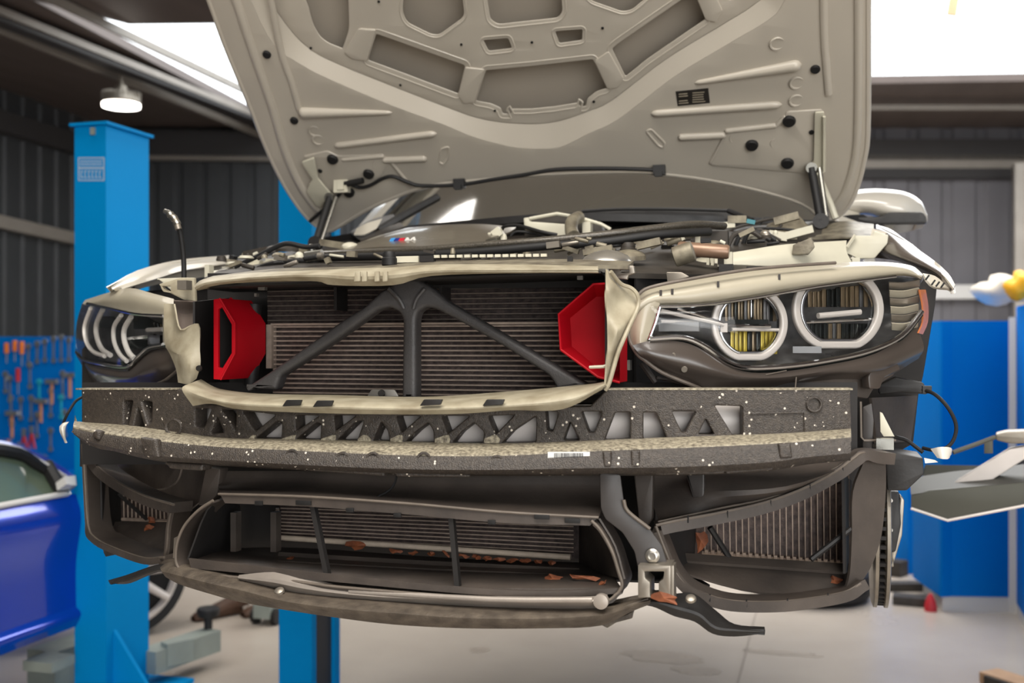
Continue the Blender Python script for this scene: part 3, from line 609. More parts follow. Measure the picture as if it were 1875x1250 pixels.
for a, b in ((555, 922), (992, 948), (1048, 955)):
    mb.plate([[(a - 14, b - 6), (a + 14, b - 5), (a + 14, b + 3), (a - 14, b + 2)]], curved(lambda x, z: fl(x, z) - .018), .003, m_hole, bev=.0005)
mb.tube(L([(726, 872), (722, 885), (712, 898), (690, 910)], fl, .03), .0022, m_rub, 6, sm=4)
duct_c = mb.build('lower_duct_cover', car, 'dirty black cover sheet above the middle opening')
# surround of the middle opening
def frame(mb, pts, w, dep, m, fn, dy=0, sm=5, edge=True):
    p = cr(L(pts, fn, dy), sm)
    mb.ribbon(p, dep, w, m, side=Vector((0, 1, 0)))
    if edge: mb.tube([q + Vector((0, -dep / 2, w * .4)) for q in p], .0026, m_lowe, 8)
mb = MB()
frame(mb, [(412, 912), (385, 930), (360, 958), (347, 990), (345, 1020), (352, 1038)], .004, .08, m_low, fl, .02)
frame(mb, [(352, 1038), (420, 1048), (560, 1058), (640, 1068), (840, 1084), (1000, 1092), (1110, 1094), (1140, 1078)], .006, .08, m_low, fl, .02)
frame(mb, [(1092, 948), (1108, 965), (1128, 1000), (1141, 1040), (1147, 1062), (1140, 1078)], .005, .08, m_low, fl, .02)
mb.loft([L([(345, 1022), (560, 1046), (840, 1074), (1000, 1082), (1138, 1076)], fl, -.015), L([(350, 1040), (560, 1060), (840, 1086), (1000, 1094), (1136, 1086)], fl, -.015)], m_low, .005, 5, 1)
# floor and inner walls
mb.loft([L([(350, 1030), (560, 1046), (840, 1074), (1138, 1076)], fl, -.01), L([(375, 1012), (540, 1032), (840, 1050), (1120, 1052)], fl, .1), [P(430, 1003, .26), P(560, 1003, .26), P(840, 1022, .26), P(1090, 1030, .26)]], m_low, .004, 4, 3)
mb.loft([[P(345, 1025, 0), P(380, 935, 0), P(412, 912, 0)], [P(440, 1010, .28), P(440, 950, .28), P(440, 925, .28)]], m_duct, .003, 3, 1)
mb.loft([[P(1142, 1060, .0), P(1125, 1000, .0), P(1096, 950, .0)], [P(1060, 1040, .26), P(1060, 985, .26), P(1060, 950, .26)]], m_low, .003, 3, 1)
q = [P(400, 900, .29), P(1120, 900, .29), P(1120, 1060, .29), P(400, 1060, .29)]; mb.add(q + [v + Vector((0, .01, 0)) for v in q], [(0, 1, 2, 3), (4, 5, 6, 7)], m_duct)
for y0, y1, dy in ((1010, 1040, .16), (1026, 1052, .1)):
    mb.loft([[P(510, y0, dy), P(760, (y0 + y1) / 2, dy), P(1060, y1, dy)], [P(508, y0 + 14, dy - .01), P(760, (y0 + y1) / 2 + 14, dy - .01), P(1065, y1 + 13, dy - .01)]], m_low, .006, 3, 1)
for x in (432, 505): mb.box((P(x, 935, .14) + P(x, 1010, .14)) / 2, (.012, .02, .075), m_low)
mb.build('lower_duct', car, 'black duct frame round the wide middle opening')
# lower cooler
m_pipe = mat('pale_pipe', (196, 180, 162), .45, .1, .2, 60)
mb = MB(); q = [P(512, 925, .24), P(1060, 940, .24), P(1060, 1024, .24), P(512, 990, .24)]; mb.add(q + [v + Vector((0, .02, 0)) for v in q], [(0, 1, 2, 3), (4, 5, 6, 7)], m_fin)
for k in range(9):
    a, b = P(514, 930 + k * 6.4, .225), P(1050, 948 + k * 7.8, .225); mb.tube([a, b], .0013, m_bar, 6)
lowc = mb.build('radiator', car, 'low oil cooler with thin slanting tubes')
mb = MB(); mb.tube([P(512, 984, .2), P(1045, 1020, .2)], .0055, m_pipe, 14); mb.tube([P(508, 930, .22), P(509, 1010, .22)], .004, m_bar2, 6); mb.build('cooler_pipe', lowc, 'pale bare metal pipe')
for a, b in (((572, 918), (600, 1052)), ((826, 936), (839, 1078))):
    MB().ribbon([curved(lambda x, z: fl(x, z) - .0)(*a), curved(lambda x, z: fl(x, z) - .005)(*b)], .012, .0085, m_black, side=Vector((0, 1, 0))).build('duct_strut', car, 'slim black upright bar')
# far-side brake duct
mb = MB()
frame(mb, [(172, 812), (178, 838), (196, 862), (232, 888), (280, 912), (332, 928)], .02, .05, m_low, fs, .02)
frame(mb, [(172, 812), (175, 880), (181, 960), (196, 985), (235, 1004), (285, 1020), (320, 1018)], .012, .07, m_low, fs, .03)
frame(mb, [(332, 925), (325, 960), (322, 1000), (318, 1018)], .012, .06, m_low, fs, .05)
mb.loft([[P(190, 820, .42), P(280, 830, .3), P(390, 850, .16)], [P(205, 850, .44), P(290, 875, .28), P(382, 900, .14)], [P(235, 885, .4), P(285, 908, .3), P(345, 935, .18)]], m_low, .004, 4, 4)
mb.tube([P(335, 850, .16), P(325, 880, .16), P(300, 895, .2), P(270, 896, .26)], .002, m_lowe, 6, sm=4)
mb.loft([[P(196, 955, .42), P(260, 955, .36), P(322, 955, .3)], [P(200, 985, .34), P(250, 1002, .28), P(318, 1015, .2)]], m_low, .004, 3, 3)
mb.loft([[P(186, 850, .3), P(188, 975, .3)], [P(220, 870, .46), P(222, 960, .46)]], m_duct, .004, 1, 1)
q = [P(170, 840, .5), P(345, 860, .42), P(345, 1000, .42), P(170, 980, .5)]; mb.add(q + [v + Vector((0, .01, 0)) for v in q], [(0, 1, 2, 3), (4, 5, 6, 7)], m_duct)
mb.box(P(165, 828, .3), (.03, .03, .06), m_duct)
mb.build('side_duct', car, 'black side duct on the blue column side')
mb = MB(); q = [P(222, 885, .4), P(320, 915, .35), P(320, 952, .35), P(222, 950, .4)]; mb.add(q + [v + Vector((0, .02, 0)) for v in q], [(0, 1, 2, 3), (4, 5, 6, 7)], m_fin)
for k in range(13):
    x = 226 + k * 7.4; t = k / 13; mb.tube([P(x, 887 + 28 * t, .39 - .05 * t), P(x + 1, 948 + t * 4, .39 - .05 * t)], .0017, m_bar, 6)
mb.tube([P(224, 950, .38), P(320, 954, .33)], .004, m_bar, 6); mb.tube([P(218, 905, .37), P(268, 950, .33)], .004, m_duct, 6)
mb.build('radiator', car, 'small side cooler with short upright tubes')
# mirror-side brake duct
mb = MB()
frame(mb, [(1205, 966), (1240, 958), (1320, 943), (1400, 925), (1470, 900), (1530, 868), (1560, 846), (1580, 834), (1622, 836)], .02, .05, m_low, fs, .0)
frame(mb, [(1205, 966), (1218, 1000), (1238, 1045), (1270, 1078), (1330, 1100), (1410, 1104), (1480, 1098), (1545, 1086), (1575, 1070)], .018, .05, m_low, fs, .0)
mb.loft([L([(1585, 838), (1600, 836), (1622, 836)], fs, .0), L([(1562, 900), (1600, 900), (1622, 900)], fs, .0), L([(1560, 980), (1590, 980), (1614, 980)], fs, .0), L([(1556, 1050), (1578, 1050), (1596, 1035)], fs, .0), L([(1545, 1088), (1560, 1082), (1574, 1070)], fs, .0)], m_low, .006, 3, 4)
mb.loft([[P(1170, 858, .2), P(1300, 850, .2), P(1450, 850, .25), P(1580, 840, .3)], [P(1190, 910, .16), P(1300, 900, .12), P(1440, 890, .14), P(1560, 850, .22)], L([(1210, 962), (1310, 942), (1430, 912), (1545, 858)], fs, .015)], m_low, .004, 4, 4)
mb.loft([[P(1255, 1018, .2), P(1400, 1030, .25), P(1560, 1045, .3)], L([(1240, 1045), (1400, 1085), (1560, 1078)], fs, .03)], m_low, .004, 4, 3)
mb.loft([[P(1255, 1012, .19), P(1400, 1022, .24), P(1560, 1032, .29)], [P(1250, 1026, .17), P(1400, 1036, .22), P(1562, 1048, .27)]], m_low, .006, 3, 1)
mb.loft([[P(1545, 870, .22), P(1548, 1050, .22)], [P(1560, 880, .38), P(1560, 1040, .38)]], m_duct, .004, 1, 1)
mb.loft([L([(1212, 975), (1245, 1040)], fs, .01), [P(1275, 960, .25), P(1272, 1020, .25)]], m_duct, .004, 1, 1)
q = [P(1200, 880, .34), P(1580, 850, .4), P(1580, 1060, .4), P(1200, 1040, .34)]; mb.add(q + [v + Vector((0, .01, 0)) for v in q], [(0, 1, 2, 3), (4, 5, 6, 7)], m_duct)
for a, b, c in ((1260, 950, 0), (1332, 941, 0), (1411, 922, 0), (1483, 893, 0), (1543, 862, 0), (1300, 1094, 0), (1367, 1104, 0), (1442, 1102, 0), (1516, 1092, 0)):
    q = curved(lambda x, z: fs(x, z) - .026)(a, b); mb.box(q, (.0025, .004, .012), m_hole)
mb.tube(L([(1205, 955), (1320, 930), (1420, 908), (1520, 862), (1575, 828)], fs, -.012), .0018, m_lowe, 6, sm=5)
mb.build('side_duct', car, 'large black side duct under the lit headlight')
mb = MB(); q = [P(1272, 962, .27), P(1556, 880, .33), P(1556, 1035, .33), P(1272, 1016, .27)]; mb.add(q + [v + Vector((0, .02, 0)) for v in q], [(0, 1, 2, 3), (4, 5, 6, 7)], m_fin)
for k in range(24):
    t = k / 23; x = 1290 + 264 * t; top = 962 - 92 * t ** 1.25; mb.tube([P(x, top, .26 + .06 * t), P(x + 1, 1009 + 22 * t, .26 + .06 * t)], .0012, m_bar, 6)
    mb.box(P(x + 4, 1009 + 21 * t, .26 + .06 * t), (.006, .01, .006), m_bar)
mb.tube([P(1285, 1012, .262), P(1556, 1034, .322)], .004, m_bar, 6)
mb.tube([P(1485, 1024, .22), P(1558, 968, .25)], .0055, m_black, 8); mb.tube([P(1300, 965, .2), P(1335, 1020, .22)], .0055, m_black, 8)
mb.build('radiator', car, 'large side cooler with upright tubes')
# bracket in the middle and tow mount
m_under = mat('bare_sheet_metal', (170, 160, 150), .4, .3, .3, 14)
q = [P(185, 835, .52), P(1585, 835, .56), P(1590, 1020, .56), P(1560, 1050, .56), P(1250, 1050, .54), P(1150, 1060, .54), P(350, 1020, .52), P(205, 980, .52)]; MB().add(q + [v + Vector((0, .01, 0)) for v in q], [tuple(range(8)), tuple(range(15, 7, -1))], m_duct).build('lower_backing', car, smooth=0)  # added dark backing sheet that closes the see-through gaps
m_bkt = mat('satin_black_steel', (60, 56, 54), .45, 0, .12, 30)
mb = MB()
mb.plate([rnd([(1098, 866), (1136, 868), (1142, 915), (1150, 936), (1190, 968), (1212, 998), (1225, 1040), (1168, 1040), (1162, 1010), (1140, 975), (1108, 950), (1100, 930)], 5)], curved(lambda x, z: fl(x, z) - .015), .01, m_bkt, bev=.002)
mb.tube(L([(1142, 915), (1150, 936), (1190, 968)], fl, -.02), .003, m_lowe, 8, sm=4)
for _pl in (0,): pass
mbs = MB()
mbs.plate([rnd([(1160, 866), (1196, 868), (1194, 950), (1182, 968), (1170, 956)], 3)], flat(.1), .02, m_low, bev=.003)
mbs.plate([rnd([(1255, 866), (1290, 866), (1290, 915), (1268, 912)], 3)], flat(.12), .02, m_bkt, bev=.004)
mbs.plate([rnd([(376, 855), (404, 858), (398, 905), (380, 925), (362, 925)], 3)], flat(.1), .03, m_low, bev=.003)
islands(mbs.build('duct_stay', car), 'duct_stay')
bk = mb.build('bumper_bracket', car, 'satin black steel bracket beside the middle opening')
mb = MB()
mb = MB(); cb = curved(lambda x, z: fl(x, z) - .02)(1195, 1017); mb.lathe([(.0115, 0), (.0115, .002), (.0085, .004), (.0085, .006), (.006, .007), (.006, .003), (.003, .003)], cb, (0, -1, 0), m_alu, 24); mb.build('bolt', bk, 'bright silver bolt', origin=cb)
m_tow = mat('grey_cast_metal', (160, 152, 140), .4, .7, .2, 30)
mb = MB(); mb.plate([[(1168, 1035), (1228, 1035), (1228, 1094), (1168, 1094)], rnd([(1180, 1046), (1216, 1046), (1214, 1060), (1206, 1066), (1206, 1092), (1190, 1092), (1190, 1066), (1181, 1058)], 2)], flat(-.02), .05, m_tow, bev=.0015)
mb.plate([[(1226, 1035), (1234, 1035), (1234, 1098), (1226, 1098)]], flat(-.01), .03, m_tow, bev=.001); mb.build('tow_mount', car, 'grey open metal tow mount')
mb = MB(); mb.plate([[(318, 985), (328, 980), (352, 982), (352, 1028), (340, 1028), (342, 992), (330, 990), (326, 1022), (316, 1022)]], flat(.04), .02, m_tow, bev=.001); mb.build('tow_mount', car, 'grey metal bracket beside the blue column')
# lower lip
mb = MB()
lip_o = [(292, 1036, .02), (320, 1030, .0), (385, 1043, 0), (440, 1056, 0), (520, 1080, 0), (620, 1093, 0), (720, 1101, 0), (850, 1109, 0), (1000, 1111, 0), (1110, 1107, 0), (1160, 1098, 0), (1190, 1093, 0)]
lip_m = [(296, 1046, .0), (322, 1052, -.02), (385, 1068, -.03), (440, 1080, -.03), (520, 1100, -.03), (620, 1114, -.03), (720, 1122, -.03), (850, 1131, -.03), (1000, 1132, -.03), (1110, 1124, -.03), (1158, 1108, -.02), (1190, 1099, -.01)]
lip_b = [(303, 1056, .0), (330, 1070, -.01), (388, 1088, -.01), (440, 1102, -.01), (520, 1116, -.01), (620, 1131, -.01), (720, 1143, -.01), (850, 1150, -.01), (1000, 1150, -.01), (1100, 1145, -.01), (1155, 1120, -.01), (1190, 1106, -.0)]
fp = lambda x, z: .3 * x * x - .06
mb.loft([L(lip_o, fp, .06), L(lip_o, fp, .02), L(lip_m, fp, .0), L(lip_b, fp, .01)], m_lip, .006, 4, 4)
mb.loft([L([(198, 1062, .02), (232, 1052, .01), (285, 1034, .01), (330, 1031, .01)], fp, .03), L([(202, 1066, .0), (235, 1060, 0), (288, 1042, 0), (335, 1040, 0)], fp, .02), L([(215, 1069, 0), (240, 1067, 0), (290, 1047, 0), (340, 1046, 0)], fp, .03)], m_black, .005, 4, 3)
mb.loft([L([(1165, 1096), (1205, 1090), (1240, 1086), (1272, 1087), (1312, 1118), (1345, 1142), (1400, 1147)], fp, .05), L([(1170, 1100), (1205, 1102), (1240, 1110), (1280, 1122), (1310, 1146), (1350, 1152), (1401, 1156)], fp, .01), L([(1172, 1106), (1200, 1112), (1235, 1128), (1272, 1138), (1305, 1160), (1345, 1165), (1398, 1160)], fp, .02)], m_black, .006, 4, 4)
mb.plate([rnd([(1100, 1144), (1150, 1124), (1162, 1116), (1158, 1132), (1128, 1140), (1112, 1150)], 2)], curved(lambda x, z: fp(x, z) + .01), .01, m_lip, bev=.002)
for c in ((512, 1083), (1265, 1097)): mb.lathe([(.009, 0), (.008, .004), (.004, .006)], curved(lambda x, z: fp(x, z) - .005)(*c), (0, -.5, .8), m_tow, 14)
mb.build('splitter_lip', car, 'worn black flexible lower lip hanging at the bottom')
mb = MB()
mb.loft([[P(438, 1052, -.035), P(500, 1047, -.035), P(560, 1056, -.035), P(640, 1075, -.035), P(760, 1085, -.035), P(900, 1091, -.035), P(1060, 1092, -.035), P(1112, 1088, -.03)], [P(436, 1058, -.045), P(500, 1066, -.05), P(560, 1078, -.05), P(640, 1088, -.05), P(760, 1096, -.05), P(900, 1101, -.05), P(1060, 1102, -.05), P(1112, 1098, -.04)], [P(450, 1066, -.02), P(510, 1082, -.02), P(560, 1094, -.02), P(640, 1102, -.02), P(760, 1110, -.02), P(900, 1115, -.02), P(1060, 1115, -.02), P(1110, 1110, -.02)]], m_under, .004, 4, 3)
mb.lathe([(.012, 0), (.012, .01), (.006, .012)], P(1102, 1099, -.04), (0, -1, 0), m_under, 18)
mb.tube([P(640, 1082, -.045), P(900, 1097, -.05), P(1085, 1098, -.045)], .005, m_under, 12, sm=3)
mb.build('underbody_panel', car, 'bare silver panel under the middle opening')
mb = MB(); mb.loft([[P(250, 1012, .4), P(420, 1040, .34), P(700, 1070, .3), P(1100, 1060, .3), P(1300, 1070, .34)], [P(250, 1010, 1.2), P(420, 1010, 1.2), P(700, 1010, 1.2), P(1000, 1010, 1.2), P(1200, 1010, 1.2)]], m_duct, .004, 2, 2); mb.build('undertray', car)
mb = MB(); mb.loft([[P(188, 1003, .3), P(202, 996, .3)], [P(190, 1012, .28), P(214, 1008, .28)]], m_black, .01, 2, 2); mb.build('tow_eye_cover', car)
# mirror-side wheel arch: clip plates, brake disc
mb = MB()
mb.plate([rnd([(1565, 705), (1600, 640), (1700, 500), (1716, 522), (1712, 560), (1701, 625), (1690, 690), (1682, 720), (1672, 812), (1640, 830), (1566, 838)], 6)], flat(.62), .02, m_duct, bev=.002, step=60)
mb.loft([[P(1596, 728, .45), P(1680, 724, .6)], [P(1606, 812, .45), P(1668, 808, .6)]], m_low, .006, 2, 2)
mb.plate([rnd([(1572, 838), (1622, 826), (1690, 838), (1692, 868), (1660, 898), (1625, 898), (1622, 845), (1575, 843)], 3)], flat(.42), .12, m_black, bev=.003)
mb.plate([rnd([(1640, 690), (1690, 700), (1698, 712), (1697, 722), (1650, 718), (1610, 722), (1608, 705)], 3)], flat(.5), .04, m_black, bev=.003)
mb.build('arch_liner', car, 'black plastic liner of the mirror side wheel arch')
mb = MB(); mb.tube([P(1576, 735, .36), P(1577, 800, .36), P(1582, 806, .36), P(1640, 806, .38)], .0022, m_lowe, 6)
mb.plate([rnd([(1580, 745), (1596, 738), (1600, 770), (1596, 828), (1580, 828)], 2)], flat(.38), .01, m_bkt, bev=.001)
mb.plate([[(1611, 754), (1616, 756), (1638, 799), (1618, 799), (1612, 790)]], flat(.4), .008, m_cream, bev=.001); mb.box(P(1620, 812, .36), (.03, .02, .02), m_steel)
mb.build('bumper_side_bracket', car)
mb = MB()
for s_, dx in ((0, 0), (1, 16)):
    mb.lathe([(.155, 0), (.165, .004), (.165, .010), (.155, .012)], P(1594, 960, .62) + Vector((dx * .0013, 0, 0)), (1, 0, 0), m_tow, 60)
c0 = P(1594, 960, .62)
for k in range(56):
    g = 2 * math.pi * k / 56; mb.box(c0 + Vector((.016, math.cos(g) * .155, math.sin(g) * .155)), (.014, .012, .007), m_duct, Matrix.Rotation(g, 3, 'X'))
mb.build('brake_disc', car, 'vented brake disc seen edge on')
mb = MB(); mb.plate([rnd([(1620, 898), (1646, 900), (1650, 960), (1640, 1010), (1622, 1015)], 3)], flat(.6), .05, m_black, bev=.004)
mb.plate([rnd([(1648, 905), (1656, 915), (1652, 980), (1640, 1020), (1634, 1040), (1630, 1010), (1642, 970)], 3)], flat(.62), .03, m_tow, bev=.003)
for y in (916, 970): mb.lathe([(.004, 0), (.004, .003)], P(1631, y, .57), (0, -1, 0), m_alu, 10)
mb.build('wheel_hub_carrier', car)
# cables
cab = MB().tube([P(1690, 713, .45), P(1712, 722, .42), P(1735, 745, .4), P(1750, 775, .4), P(1748, 800, .4), P(1735, 818, .4), P(1712, 824, .4), P(1690, 820, .42)], .0035, m_rub, 8, sm=5).build('sensor_cable', car, 'loose black cable looping out at the mirror side')
MB().box(P(1697, 713, .45), (.016, .02, .014), m_black).build('plug', cab, origin=P(1697, 713, .45))
m_paper = mat('paper_tag', (226, 222, 212), .6)
mb = MB(); mb.loft([[P(1704, 822, .37), P(1722, 818, .36), P(1742, 820, .37), P(1742, 832, .38)], [P(1716, 838, .37), P(1726, 840, .36), P(1736, 840, .37), P(1738, 836, .38)]], m_paper, .001, 4, 3); mb.loft([[P(1692, 838, .38), P(1712, 842, .38)], [P(1694, 848, .38), P(1718, 846, .38)]], m_paper, .001, 2, 2); mb.build('cable_tag', cab, 'curled white paper tag')
MB().tube([P(1690, 828, .42), P(1660, 806, .42), P(1640, 800, .4)], .004, m_rub, 6, sm=3).build('sensor_cable', car, 'short black cable end by the bracket')
cab = MB().tube([P(150, 727, .3), P(138, 735, .28), P(125, 755, .26), P(116, 775, .26), P(114, 790, .26)], .003, m_rub, 8, sm=5).build('sensor_cable', car, 'loose black cable in front of the blue column')
mb = MB(); mb.loft([[P(126, 772, .25), P(116, 774, .25), P(109, 780, .25)], [P(120, 782, .25), P(113, 785, .24), P(109, 790, .25)], [P(120, 800, .25), P(117, 802, .24), P(114, 800, .25)], [P(123, 810, .25), P(121, 811, .25), P(119, 811, .25)]], m_paper, .001, 3, 3); mb.build('cable_tag', cab, 'curled white paper tag')
# ---------------------------------------------------------------- dry leaves caught in the openings (loose things)
def leaf(c, sx, sy, a, lab, y=None, s=None, n=7, grp=None):
    p = s(*c) if s else P(c[0], c[1], y); mb = MB(); vs = []; k = 10
    for i in range(k): g = 2 * math.pi * i / k; r = 1 + random.uniform(-.3, .3); vs.append(Vector((math.cos(g) * sx * r, random.uniform(-.004, .004), math.sin(g) * sy * r)))
    M = Matrix.Rotation(a, 3, 'Y') @ Matrix.Rotation(random.uniform(-.5, .5), 3, 'X'); vs = [p + M @ v for v in vs]; b = [v + Vector((0, .0012, .0004)) for v in vs]
    mb.add([p + Vector((0, -.003, 0))] + vs, [(0, 1 + i, 1 + (i + 1) % k) for i in range(k)], m_leaf); mb.add([p + Vector((0, -.001, 0))] + b, [(0, 1 + (i + 1) % k, 1 + i) for i in range(k)], m_leaf)
    o = mb.build('dry_leaf', None, None, origin=p); o['label'] = lab; o['category'] = 'leaf'
    if grp: o['group'] = grp
    return o
leaf((655, 998), .021, .010, 0, 'large brown leaf wrapped over the pale pipe of the middle opening', .19)
leaf((724, 1009), .013, .004, .1, 'small pinkish leaf under the pale pipe, nearest the large leaf', .17)
for i, (x, y) in enumerate(((758, 1012), (790, 1014), (815, 1013), (848, 1017), (872, 1020), (892, 1022), (915, 1024), (938, 1026), (962, 1027), (985, 1029), (1010, 1030))):
    leaf((x, y), random.uniform(.007, .012), .004, random.uniform(-.3, .4), 'small brown leaf scrap lying in the line below the pale pipe', .175, grp='leaf scraps below the pale cooler pipe')
leaf((1012, 1058), .016, .005, .05, 'orange leaf in the corner of the middle opening, the shorter of the two', .05)
leaf((1066, 1056), .024, .004, .05, 'long flat orange leaf in the corner of the middle opening', .04)
leaf((1102, 1068), .008, .003, -.6, 'thin pink leaf sliver at the corner of the middle opening', .02)
leaf((530, 1023), .011, .003, -.4, 'twisted orange leaf scrap beside the first slim upright bar', .13)
leaf((272, 966), .012, .007, -.2, 'orange brown leaf on the floor of the small side duct', .3)
leaf((277, 952), .009, .006, .3, 'brown leaf against the foot of the small side cooler', .32)
leaf((1528, 1062), .014, .006, .2, 'pale brown leaf on the floor of the large side duct', .27)
leaf((1284, 990), .011, .019, .1, 'rust coloured leaf at the inner corner of the large side cooler', .24)
leaf((1216, 1094), .022, .008, .15, 'orange leaf lying on the lower lip below the tow mount', -.09)
# ================================================================ HEADLIGHTS
m_bez = mat('lamp_mask_beige', (178, 170, 150), .4, 0, .16, 10, coat=.25)
m_chr = mat('lamp_chrome', (210, 212, 214), .12, 1)
m_ring = mat('lamp_ring_white', (198, 192, 186), .25, 0, coat=.5)
m_smoke = mat('lamp_smoked_plastic', (74, 66, 60), .3, 0, .15, 10, coat=.4)
m_refl = mat('lamp_reflector_dark', (112, 112, 112), .3, .2, .5, 40)
m_sil = mat('lamp_silver_satin', (150, 152, 154), .3, .4)
m_strip1 = mat('lamp_strip_brown', (128, 112, 88), .25, .5); m_strip2 = mat('lamp_strip_yellow', (176, 156, 52), .3, .3); m_strip3 = mat('lamp_strip_dark', (40, 44, 42), .2, .5)
m_amber = mat('lamp_amber', (205, 120, 70), .3, 0, coat=.5)
m_lens = glass('lamp_clear_cover', (1, 1, 1), .03, .96, 1.4)
h_ = lambda x, z: .05 + .5 * x * x
H = lambda px, py, d=0: curved(lambda x, z: h_(x, z) + d)(px, py)
hl = MB()
top = [(1166, 541), (1190, 526), (1262, 511), (1360, 495), (1440, 487), (1530, 481), (1610, 479), (1668, 486), (1690, 502)]
b1 = [(1160, 560), (1196, 538), (1264, 527), (1360, 512), (1440, 502), (1530, 494), (1610, 488), (1662, 492), (1688, 506)]
b2 = [(1158, 575), (1200, 552), (1265, 550), (1360, 537), (1440, 523), (1530, 512), (1605, 503), (1655, 500), (1688, 508)]
b3 = [(1190, 560), (1210, 560), (1290, 556), (1370, 545), (1440, 533), (1530, 520), (1605, 509), (1655, 505), (1688, 512)]
hl.loft([[H(a, b, .05) for a, b in top], [H(a, b, .005) for a, b in b1], [H(a, b, .0) for a, b in b2], [H(a, b, .02) for a, b in b3]], m_bez, .004, 4, 4)
hl.loft([[H(1160, 552, .01), H(1185, 548, .0), H(1208, 555, .0)], [H(1153, 580, .02), H(1178, 580, .0), H(1205, 580, .01)], [H(1153, 610, .02), H(1172, 612, .0), H(1196, 608, .01)], [H(1156, 634, .02), H(1172, 632, .0), H(1188, 624, .01)]], m_bez, .004, 4, 4)
# lower smoked body
hl.loft([[H(1158, 632, 0), H(1192, 624, 0), H(1250, 626, 0), H(1300, 646, 0), H(1350, 676, 0), H(1410, 682, 0), H(1513, 668, 0), H(1605, 646, 0), H(1680, 600, .01)],
         [H(1172, 650, .0), H(1205, 655, -.01), H(1260, 668, -.01), H(1310, 682, -.01), H(1360, 694, -.005), H(1430, 694, 0), H(1520, 682, 0), H(1612, 672, 0), H(1692, 635, .01)],
         [H(1184, 662, .02), H(1214, 682, .02), H(1262, 702, .02), H(1320, 712, .02), H(1370, 714, .03), H(1440, 704, .04), H(1530, 694, .04), H(1618, 691, .04), H(1682, 656, .03)]], m_smoke, .004, 4, 4)
hl.plate([rnd([(1200, 690), (1290, 700), (1440, 690), (1600, 680), (1640, 684), (1600, 712), (1590, 730), (1480, 712), (1300, 712), (1230, 700)], 4)], curved(lambda x, z: h_(x, z) + .05), .03, m_low, bev=.003, step=50)
hl.tube([H(1150, 590, .02), H(1152, 620, .02), H(1166, 647, .01), H(1180, 659, .01), H(1212, 682, .01), H(1262, 703, .01), H(1282, 711, .02)], .0035, m_lowe, 8, sm=4)
hl.tube([H(*p) for p in ((1166, 541), (1190, 526), (1262, 511), (1360, 495), (1440, 487), (1530, 481))], .003, m_lowe, 8, sm=4)
hl.plate([rnd([(1608, 655), (1640, 655), (1650, 676), (1620, 690), (1612, 712), (1592, 712), (1590, 690)], 4)], curved(lambda x, z: h_(x, z) + .01), .02, m_smoke, bev=.003)
for p in (((1402, 686), (1440, 678)), ((1458, 690), (1456, 714))): hl.tube([H(*p[0], -.002), H(*p[1], -.002)], .0012, m_lowe, 6)
for c in ((1232, 651), (1253, 676)): hl.lathe([(.006, 0), (.005, .002)], H(c[0], c[1], -.006), (0, -1, -.2), m_tow, 14)
for c in ((1210, 536), (1231, 534), (1315, 520), (1427, 507)): hl.box(H(c[0], c[1], .0), (.004, .004, .01), m_bkt)
lamp_r = hl.build('headlight', car, 'large lit-looking headlight on the mirror side')
mb = MB(); bowl = [[H(1195, 560, .03), H(1300, 550, .03), H(1450, 530, .03), H(1600, 508, .03), H(1688, 512, .02)], [H(1200, 575, .1), H(1300, 570, .1), H(1450, 560, .1), H(1600, 540, .1), H(1680, 540, .05)], [H(1205, 605, .1), H(1300, 620, .1), H(1450, 630, .1), H(1600, 610, .1), H(1675, 590, .05)], [H(1195, 622, .02), H(1290, 640, .02), H(1400, 676, .02), H(1600, 640, .02), H(1680, 600, .02)]]
mb.loft(bowl, m_refl, .003, 4, 4); mb.build('reflector_bowl', lamp_r)
mb = MB()
for d, r, m in ((-.002, .005, m_chr), (.008, .003, m_strip3)): mb.tube([H(a, b + (0 if d < 0 else 6), d) for a, b in ((1190, 620), (1250, 618), (1290, 634), (1330, 662), (1370, 673), (1440, 670), (1513, 660), (1590, 643), (1650, 615), (1688, 570))], r, m, 10, sm=5)
mb.tube([H(a, b, .004) for a, b in ((1188, 622), (1200, 590), (1208, 562))], .003, m_chr, 8, sm=3); mb.tube([H(a, b, .004) for a, b in ((1206, 561), (1290, 558), (1400, 542), (1500, 524), (1640, 506))], .003, m_chr, 8, sm=3)
mb.build('chrome_trim', lamp_r)
def dring(cx, cy, rx, ry, flat_y, s=8):
    pts = []
    for k in range(64):
        g = 2 * math.pi * k / 64; x, y = cx + rx * math.cos(g), cy + ry * math.sin(g); pts.append((x, min(y, flat_y)))
    return pts
def ring_plate(name, cx, cy, rx, ry, fy, w_, d):
    o = dring(cx, cy, rx, ry, fy); i = dring(cx, cy, rx - w_, ry - w_, fy - w_)
    mb = MB(); mb.plate([o, i], curved(lambda x, z: h_(x, z) + d), .012, m_ring, bev=.003, bres=2, step=40)
    i2 = dring(cx, cy, rx - w_ - 5, ry - w_ - 5, fy - w_ - 5); mb.plate([i, i2], curved(lambda x, z: h_(x, z) + d + .012), .01, m_chr, bev=.001, step=40)
    return mb.build(name, lamp_r, 'white light ring')
ring_plate('light_ring', 1374, 592, 70, 72, 660, 12, .018); ring_plate('light_ring', 1537, 566, 83, 80, 638, 13, .022)
def strips(cx, x0, x1, y0, y1, ms, n, d, lamp, tilt=0):
    mb = MB()
    for k in range(n):
        a = x0 + (x1 - x0) * k / n; b = x0 + (x1 - x0) * (k + .82) / n; m = ms[(k * 7 + int(k * k * 1.7)) % len(ms)]
        mb.plate([[(a, y0 + tilt * k), (b, y0 + tilt * (k + 1)), (b, y1), (a, y1)]], curved(lambda x, z: h_(x, z) + d + .004 * (k % 3)), .004, m, bev=.0008)
    return mb
